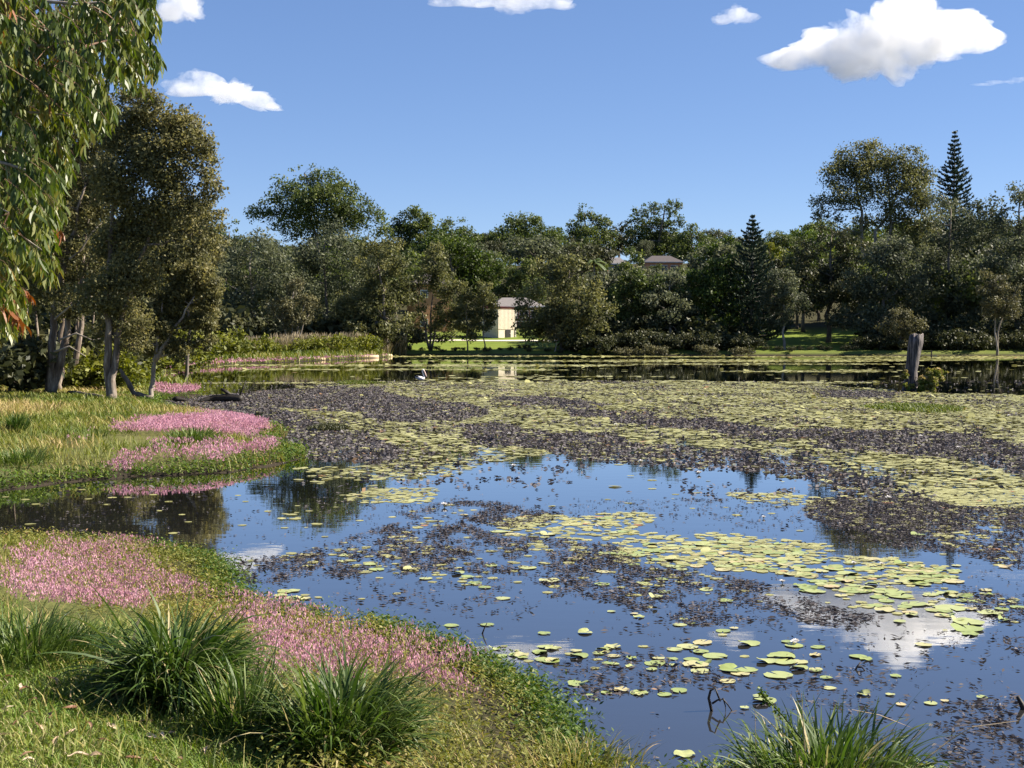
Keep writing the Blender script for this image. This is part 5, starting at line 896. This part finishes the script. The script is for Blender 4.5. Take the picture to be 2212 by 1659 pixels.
# water lilies
pt = MB()
for ring, (nn, el, L) in enumerate(((8, 0.5, 0.055), (7, 0.9, 0.05), (5, 1.2, 0.04))):
    for k in range(nn):
        a = 6.283 * (k + 0.5 * ring) / nn; d = np.array([math.cos(a) * math.cos(el), math.sin(a) * math.cos(el), math.sin(el)]); s = np.array([-math.sin(a), math.cos(a), 0]) * 0.014; pt.poly([(0, 0, 0.015), d * L * 0.5 + s + [0, 0, 0.015], d * L + [0, 0, 0.015], d * L * 0.5 - s + [0, 0, 0.015]])
sm = MB(); sm.tube([(0, 0, 0.015), (0, 0, 0.04)], [0.012, 0.014], 8); st = MB(); st.tube([(0, 0, -0.1), (0, 0, 0.02)], 0.004, 5)
def tomesh(mb, name, mat):
    me = bpy.data.meshes.new(name); me.from_pydata([tuple(map(float, q)) for q in mb.v], [], mb.f); me.materials.append(mat); return me
pme, sme, stm = tomesh(pt, "petals", M['petal']), tomesh(sm, "stamens", M['stamen']), tomesh(st, "stem", M['fringe'])
fl = [(1715, 1393), (1510, 1025), (910, 1030), (1110, 1010), (1160, 880), (1500, 860), (1700, 870), (1850, 850), (1385, 1000), (1100, 940), (1990, 945), (2070, 970), (2180, 900), (1600, 880), (1790, 905), (1330, 920), (1650, 1120), (1920, 1080), (1845, 1220), (1905, 1222), (960, 1095), (1290, 1140), (1690, 1260), (1720, 1390), (766 * 0.576, 1459 * 0.576), (1370, 840), (1560, 840), (1250, 850), (1010, 850)]
for i, (u0, v0) in enumerate(fl):
    q = G(u0, v0); e = empty("water_lily", (q[0], q[1], 0), "small white water lily bloom standing among the pads", "flower", "white water lily blooms", i * 1.3); s_ = 1.0 if v0 > 1100 else 1.7; e.scale = (s_, s_, s_); obj("petals", pme, e); obj("stamens", sme, e); obj("stem", stm, e)
# bent reed stem and stubs breaking the surface
def sticks(name, label, cat, paths, mat):
    b = np.array(paths[0][0][0], float); e = empty(name, b, label, cat)
    for pts, r0 in paths:
        mb = MB(); mb.tube([np.array(q, float) - b for q in pts], list(np.linspace(r0, r0 * 0.5, len(pts))), 6, noise=0.2); mb.build("stem", M[mat], e, smooth=True)
yb = G(1545, 1535)[1]
sticks("bent_reed", "dark bent reed stem looping out of the near water", "reed", [([G(1540, 1535) - [0, 0, 0.05], D(1531, 1508, yb), D(1535, 1492, yb), D(1545, 1486, yb), D(1550, 1500, yb), D(1556, 1515, yb)], 0.014), ([D(1538, 1520, yb), D(1550, 1512, yb), D(1562, 1510, yb), D(1572, 1522, yb), G(1586, 1535) - [0, 0, 0.03]], 0.010), ([D(1562, 1508, yb), D(1567, 1525, yb), G(1568, 1540) - [0, 0, 0.03]], 0.007)], 'wet')
yb2 = G(2205, 1530)[1]; sticks("dead_branch", "black pointed branch stub at the right edge of the near water", "branch", [([G(2216, 1534) - [0, 0, 0.03], D(2207, 1520, yb2), D(2198, 1505, yb2)], 0.035), ([G(2230, 1536), D(2214, 1524, yb2)], 0.03)], 'wet')
yb3 = G(1045, 1370)[1]; sticks("water_twig", "small dark twig poking from open water beyond the pink flowers", "twig", [([G(1040, 1368) - [0, 0, 0.03], D(1046, 1358, yb3), D(1052, 1346, yb3)], 0.010)], 'wet')
yb4 = G(1860, 1446)[1]; sticks("water_twig", "forked twig just below the cloud's reflection", "twig", [([G(1845, 1448) - [0, 0, 0.03], D(1852, 1440, yb4), D(1858, 1432, yb4)], 0.012), ([D(1850, 1441, yb4), D(1862, 1441, yb4), G(1874, 1450) - [0, 0, 0.02]], 0.010)], 'wet')
q = G(2012, 773); mb = MB(); mb.tube([q - [0, 0, 0.3], q + [0, 0, 0.9]], [0.09, 0.08], 7); tag(mb.build("mooring_post", M['wet']), "tiny dark post at the far waterline right of the dead stump", "post")

# ------------------------------------------------------------------ dead stump with shrub
sb = G(1968, 842); Ys = sb[1]; e = empty("dead_stump", sb, "tall broken grey tree stump standing in the far water", "stump"); ctr = [(1965, 846, 17), (1967, 825, 14), (1969, 800, 12.5), (1973, 770, 13.5), (1978, 740, 15), (1980, 725, 14)]
V = []; Fq_ = []; NS_ = 20; g = np.random.default_rng(8); lob = 1 + 0.10 * np.cos(np.arange(NS_) * 6.283 / NS_ * 5 + 1) + 0.05 * g.normal(size=NS_)
for i, (uu, vv, w) in enumerate(ctr):
    c = D(uu, vv, Ys) - sb
    for k in range(NS_):
        a = 6.283 * k / NS_; r_ = w * Ys / F * lob[k] * (1 + 0.03 * g.normal()); V.append(c + np.array([r_ * math.cos(a), r_ * math.sin(a), (0.20 * g.random() - 0.02 if i == 5 else 0)]))
for i in range(5):
    for k in range(NS_): Fq_.append([i * NS_ + k, i * NS_ + (k + 1) % NS_, (i + 1) * NS_ + (k + 1) % NS_, (i + 1) * NS_ + k])
V.append(D(1979, 732, Ys) - sb); T3 = np.array([[5 * NS_ + k, 5 * NS_ + (k + 1) % NS_, len(V) - 1] for k in range(NS_)])
obj("trunk", mesh_np("trunk", np.array(V), [np.array(Fq_), T3], M['stump'], smooth=False), e)
tree("stump_shrub", "olive leafy shrub growing from the foot of the dead stump", 1985, Ys, [(2010, 808, 24, 15, -0.6), (1996, 823, 22, 14, -0.9), (2028, 803, 16, 8, -0.4), (1950, 808, 10, 12, -0.5), (1956, 832, 14, 9, -0.8), (1988, 835, 26, 8, -0.9)], 'straw', 6000, 0.2, 'bark', 0.05, seed=61, cat="shrub", nb=10, base=sb + np.array([0.3, -0.2, 0]), core=0.1, nclump=7)

# ------------------------------------------------------------------ pelican
pb = G(912, 822); ps = pb[1] / F; e = empty("pelican", pb, "white pelican with long bill swimming on the far water", "bird"); pp = lambda uu, vv: D(uu, vv, pb[1]) - pb
path = [(896.5, 813.5, .6), (898.5, 814, 3.0), (902, 815.5, 5.2), (907, 817, 6.2), (911.5, 817.5, 5.8), (914.5, 817.5, 4.2), (916, 815.5, 2.6), (915.6, 812, 1.7), (914.4, 808.5, 1.45), (913, 805, 1.4), (912.4, 802.5, 1.6), (913, 800.3, 2.3), (914.6, 799.4, 2.2), (916.2, 800.2, 1.2), (916.8, 800.8, .5)]
V = []; Fq_ = []; NS_ = 12; pts = [pp(a, b_) for a, b_, _ in path]
for i, (a, b_, w) in enumerate(path):
    t = pts[min(i + 1, len(path) - 1)] - pts[max(i - 1, 0)]; t /= np.linalg.norm(t); e1 = np.array([0, 1.0, 0]); e2 = np.cross(t, e1)
    for k in range(NS_):
        an = 6.283 * k / NS_; V.append(pts[i] + w * ps * (math.cos(an) * e1 * (1.05 if 1 < i < 6 else 0.9) + math.sin(an) * e2 * (0.8 if 1 < i < 6 else 1)))
for i in range(len(path) - 1):
    for k in range(NS_): Fq_.append([i * NS_ + k, i * NS_ + (k + 1) % NS_, (i + 1) * NS_ + (k + 1) % NS_, (i + 1) * NS_ + k])
bo = obj("body", mesh_np("body", np.array(V), np.array(Fq_), M['feather'], smooth=True), e)
mb = MB(); mb.tube([pp(915.6, 800.6), pp(918, 805), pp(920.3, 811), pp(921.2, 814.5)], [1.5 * ps, 1.35 * ps, 1.2 * ps, 0.5 * ps], 8); mb.build("bill", M['bill'], e, smooth=True)
for s in (-1, 1):
    mb = MB(); w0 = [pp(897, 812.5) + [0, s * 4.2 * ps, 0], pp(901, 812.3) + [0, s * 5.4 * ps, 0], pp(905, 812.6) + [0, s * 5.0 * ps, 0]]; mb.tube(w0, [0.7 * ps, 1.5 * ps, 0.6 * ps], 7); mb.build("wing_edge", M['feathdark'], e, smooth=True)
    mb = MB(); ec = pp(914.9, 799.9) + [0, s * 1.85 * ps, 0]; mb.tube([ec - [0, s * 0.3 * ps, 0], ec + [0, s * 0.25 * ps, 0]], [0.45 * ps, 0.3 * ps], 7); mb.build("eye", M['eye'], e)

# ------------------------------------------------------------------ buildings
def boxpart(name, mat, parent, c, d, rz=0.0): return MB().box(c, d, rz).build(name, M[mat], parent)
def hip(w, d, h, z, ov=0.5, ridge=0.45):
    mb = MB(); a, b_ = w / 2 + ov, d / 2 + ov; r_ = a * ridge; v = [(-a, -b_, z), (a, -b_, z), (a, b_, z), (-a, b_, z), (-r_, 0, z + h), (r_, 0, z + h)]; t = 0.18
    v2 = [(x_, y_, z_ - t) for x_, y_, z_ in v[:4]]; mb.v = v + v2; mb.f = [(0, 1, 5, 4), (1, 2, 5), (2, 3, 4, 5), (3, 0, 4), (9, 8, 7, 6), (6, 7, 1, 0), (7, 8, 2, 1), (8, 9, 3, 2), (9, 6, 0, 3)]; return mb
# cream shed
sc_ = D(1078, 714, 117 * K); sz = hz(sc_[0], sc_[1]); sh = empty("garden_shed", (sc_[0], sc_[1], sz - 0.1), "cream sheet-clad shed with maroon trim at the lawn's edge", "shed", None, R(38)); w_ = 3.3; hh = D(1078, 665, 117 * K)[2] - sz
boxpart("wall", 'cream', sh, (0, 0, hh * 0.64), (w_, 4, hh * 0.72)); boxpart("base_wall", 'base', sh, (0, 0, hh * 0.14), (w_ - 0.1, 3.9, hh * 0.29)); boxpart("fascia", 'maroon', sh, (0, 0, hh + 0.06), (w_ + 0.2, 4.2, 0.16))
for i in range(13): boxpart("rib", 'cream', sh, (-w_ / 2 + 0.2 + i * (w_ - 0.4) / 12, -2.006, hh * 0.64), (0.05, 0.03, hh * 0.70))
mb = MB(); mb.v = [(-w_ / 2 - .2, -2.2, hh + .2), (w_ / 2 + .2, -2.2, hh + .2), (w_ / 2 + .2, 2.2, hh + .35), (-w_ / 2 - .2, 2.2, hh + .35), (-w_ / 2 - .2, 2.2, hh + .2), (w_ / 2 + .2, 2.2, hh + .2)]; mb.f = [(0, 1, 2, 3), (0, 4, 5, 1), (1, 5, 2), (0, 3, 4), (4, 3, 2, 5)]; mb.build("roof", M['maroon'], sh)
dr = boxpart("door", 'darkpaint', sh, (0.15, -1.97, hh * 0.14), (0.9, 0.12, hh * 0.27)); boxpart("handle", 'white', dr, (0.45, -2.05, hh * 0.14), (0.05, 0.06, 0.2)); boxpart("downpipe", 'white', sh, (w_ / 2 - 0.15, -2.04, hh * 0.5), (0.09, 0.07, hh))
# house behind the shed
hc_ = D(1112, 700, 130 * K); hz0 = hz(hc_[0], hc_[1]); ho = empty("house", (hc_[0], hc_[1], hz0 - 0.4), "pale-roofed brown brick house behind the cream shed", "house", None, R(8)); top = D(1120, 664, 130 * K)[2] - hz0 + 0.4
boxpart("wall", 'brown', ho, (0, 0, top / 2), (8, 8, top)); hip(8, 8, 1.5, top + 0.08).build("roof", M['roofpale'], ho); boxpart("gutter", 'white', ho, (0, -4.55, top + 0.05), (9, 0.14, 0.16))
boxpart("upper_panel", 'cream', ho, (-2.9, -4.06, top - 1.1), (1.8, 0.12, 1.9))
for i, (xx, zz) in enumerate(((-0.9, top - 1.2), (0.9, top - 1.2), (2.7, top - 1.2), (0.9, 1.9), (2.7, 1.9))):
    wf = boxpart("window", 'white', ho, (xx, -4.05, zz), (1.5, 0.10, 1.2)); boxpart("pane", 'glass', wf, (xx - 0.34, -4.09, zz), (0.6, 0.06, 1.0)); boxpart("pane", 'glass', wf, (xx + 0.34, -4.09, zz), (0.6, 0.06, 1.0))
boxpart("patio_slab", 'white', ho, (2.2, -6.6, 0.75), (5.5, 2.6, 0.16))
# orange brick house glimpsed through the paperbark
oc = D(928, 705, 124 * K); oz = hz(oc[0], oc[1]); oh = empty("house", (oc[0], oc[1], oz - 0.4), "orange brick house glimpsed through the slender paperbark", "house", None, R(14)); top = D(928, 615, 124 * K)[2] - oz + 0.4
boxpart("wall", 'brick', oh, (0, 0, top / 2), (6.0, 6, top)); hip(6.0, 6, 1.6, top + 0.08, ridge=0.2).build("roof", M['roofbrown'], oh)
for xx, zz in ((-1.4, top - 1.5), (1.3, top - 1.5), (-1.4, 1.6), (1.3, 1.6)):
    wf = boxpart("window", 'white', oh, (xx, -3.05, zz), (1.2, 0.10, 1.2)); boxpart("pane", 'glass', wf, (xx, -3.09, zz), (1.0, 0.06, 1.0))
# hillside roofs
def hillhouse(label, u0, u1, v, Y, mat, wall, rz=0):
    Y = Y * K; c = D((u0 + u1) / 2, v, Y); z = hz(c[0], c[1]); w = (u1 - u0) * Y / F; top = c[2] - z; h = empty("house", (c[0], c[1], z - 0.5), label, "house", None, rz); top = max(top + 0.5, 2.5)
    boxpart("wall", wall, h, (0, 0, top / 2), (w, 7, top)); hip(w, 7, 1.8, top + 0.08).build("roof", M[mat], h); boxpart("gutter", 'white', h, (0, -4.06, top + 0.04), (w + 1, 0.14, 0.2))
    for i in range(3):
        xx = (i - 1) * w * 0.28; wf = boxpart("window", 'white', h, (xx, -3.55, top - 1.4), (1.8, 0.1, 1.3)); boxpart("pane", 'glass', wf, (xx, -3.60, top - 1.4), (1.6, 0.06, 1.1))
    return h
hillhouse("brown-roofed house on the hill below the largest gum", 1388, 1468, 574, 212, 'roofbrown', 'brick', R(6))
hillhouse("long low house roof left of the brown-roofed hill house", 1296, 1352, 572, 205, 'roofpale', 'brown', R(-4))
hillhouse("small red-roofed house peeping out right of the wide drooping paperbark", 1296, 1322, 606, 150, 'brick', 'white')
hillhouse("pale-roofed house hidden by the light green tree", 1520, 1600, 640, 150, 'roofpale', 'white')
# pale footpath across the lawn
mb = MB(); A = [D(u0, 733, 112 * K) for u0 in (860, 960, 1060, 1180, 1260)]
for i in range(4):
    p0, p1 = A[i], A[i + 1]
    for j in range(6):
        xa = p0[0] + (p1[0] - p0[0]) * j / 6; xb = p0[0] + (p1[0] - p0[0]) * (j + 1) / 6
        mb.poly([(xa, 112 * K, hz(xa, 112 * K) + 0.06), (xb, 112 * K, hz(xb, 112 * K) + 0.06), (xb, 113.2 * K, hz(xb, 113.2 * K) + 0.06), (xa, 113.2 * K, hz(xa, 113.2 * K) + 0.06)])
tag(mb.build("path", M['base']), "pale footpath crossing the sunny lawn below the shed", kind="structure")

# ------------------------------------------------------------------ clouds: puffs of scattering vapour
m, nt, p, out = newmat('cloud_vapour'); nt.nodes.remove(p)
pv = nt.nodes.new("ShaderNodeVolumeScatter"); pv.inputs["Color"].default_value = (1.0, 1.0, 1.0, 1); pv.inputs["Density"].default_value = 0.02; pv.inputs["Anisotropy"].default_value = 0.2; nt.links.new(pv.outputs[0], out.inputs["Volume"]); M['cloud'] = m
tc = nt.nodes.new("ShaderNodeTexCoord"); cn = nt.nodes.new("ShaderNodeTexNoise"); cn.inputs["Scale"].default_value = 0.008; cn.inputs["Detail"].default_value = 8; cn.inputs["Roughness"].default_value = 0.68; nt.links.new(tc.outputs["Object"], cn.inputs["Vector"])
cr_ = nt.nodes.new("ShaderNodeMapRange"); cr_.inputs[1].default_value = 0.40; cr_.inputs[2].default_value = 0.64; cr_.inputs[3].default_value = 0.0; cr_.inputs[4].default_value = 0.022; nt.links.new(cn.outputs["Fac"], cr_.inputs[0]); nt.links.new(cr_.outputs[0], pv.inputs["Density"])
m2 = m.copy(); m2.name = 'thin_cloud_vapour'; [n_ for n_ in m2.node_tree.nodes if n_.type == 'MAP_RANGE'][0].inputs[4].default_value = 0.014; M['cloudthin'] = m2
import bmesh
def n3(P, s):
    """cheap smooth 3-D noise: value noise blended on z slices"""
    z = P[:, 2]; i = np.floor(z); f = z - i; f = f * f * (3 - 2 * f); a = vn(P[:, 0] + i * 37.7, P[:, 1] + i * 11.3, s); b = vn(P[:, 0] + (i + 1) * 37.7, P[:, 1] + (i + 1) * 11.3, s); return a * (1 - f) + b * f
def cloud(label, Yc, blobs, mat='cloud', sub=6, amp=0.62, seed=0, thin=0.8):
    k = Yc / F; C = np.array([D(b[0], b[1], Yc) for b in blobs]); Rr = np.array([[b[2] * k, thin * (b[2] + b[3]) * k, b[3] * k] for b in blobs]); c0 = C.mean(0)
    bm = bmesh.new(); bmesh.ops.create_icosphere(bm, subdivisions=sub, radius=1.0); d = np.array([v_.co[:] for v_ in bm.verts]); Fi = np.array([[q.index for q in f_.verts] for f_ in bm.faces]); bm.free()
    ext = (C - c0).__abs__().max(0) + Rr.max(0); d = d * ext; d /= np.linalg.norm(d, axis=1, keepdims=True)
    best = np.full(len(d), 0.0)
    for c, r_ in zip(C - c0, Rr):                       # where the ray from the middle leaves each puff
        dd = d / r_; cc = c / r_; B = (dd * cc).sum(1); A = (dd * dd).sum(1); q = B * B - A * ((cc * cc).sum() - 1); t = np.where(q > 0, (B + np.sqrt(np.maximum(q, 0))) / A, 0); best = np.maximum(best, t)
    best = np.maximum(best, Rr.min() * 0.3); P = d * best[:, None]; s = Rr.mean(); disp = 0
    for o_, (fq, am) in enumerate(((1.1, 0.5), (2.3, 0.3), (4.7, 0.18), (9.5, 0.1))): disp = disp + am * (np.abs(2 * n3(P / s * fq + seed, seed + o_) - 1) * 2 - 0.9)
    P = P + d * (disp * amp * s)[:, None] * np.array([1, 1, 0.8])
    o = obj("cloud", mesh_np("cloud", P, Fi, M[mat], smooth=True), None, c0); tag(o, label, "cloud", "fair-weather clouds"); return o
YC = 2600 * K
cloud("largest white cumulus cloud at upper right with grey belly", YC, [(1700, 130, 66, 26), (1770, 105, 60, 46), (1840, 85, 62, 60), (1950, 55, 90, 75), (2050, 75, 80, 56), (2120, 85, 50, 30), (1930, 120, 110, 46), (1860, 140, 90, 30), (1940, 30, 70, 60)], seed=3, sub=6)
cloud("small white cloud left of the largest cumulus", YC, [(1560, 42, 28, 12), (1590, 32, 30, 20), (1615, 40, 26, 12)], 'cloudthin', seed=5, sub=5)
cloud("white cloud tapering to the right above the grove", YC, [(395, 190, 44, 18), (440, 178, 50, 28), (500, 200, 60, 26), (560, 218, 44, 20), (590, 230, 26, 10)], 'cloud', seed=7)
cloud("white cloud at the top edge beside the gum leaves", YC, [(370, 20, 44, 30), (400, 10, 46, 34), (425, 30, 24, 18)], 'cloud', seed=9, sub=5)
cloud("thin white cloud cut by the top edge of the sky", YC, [(960, 2, 40, 10), (1040, 0, 60, 12), (1110, 5, 60, 26), (1160, 2, 60, 14), (1215, 10, 30, 10)], 'cloudthin', seed=11, sub=5)
cloud("faint wisp of cloud at the right edge below the cumulus", YC, [(2120, 183, 30, 3.5), (2170, 177, 46, 4.5), (2225, 170, 46, 5)], 'cloudthin', seed=13, thin=0.2, sub=5)
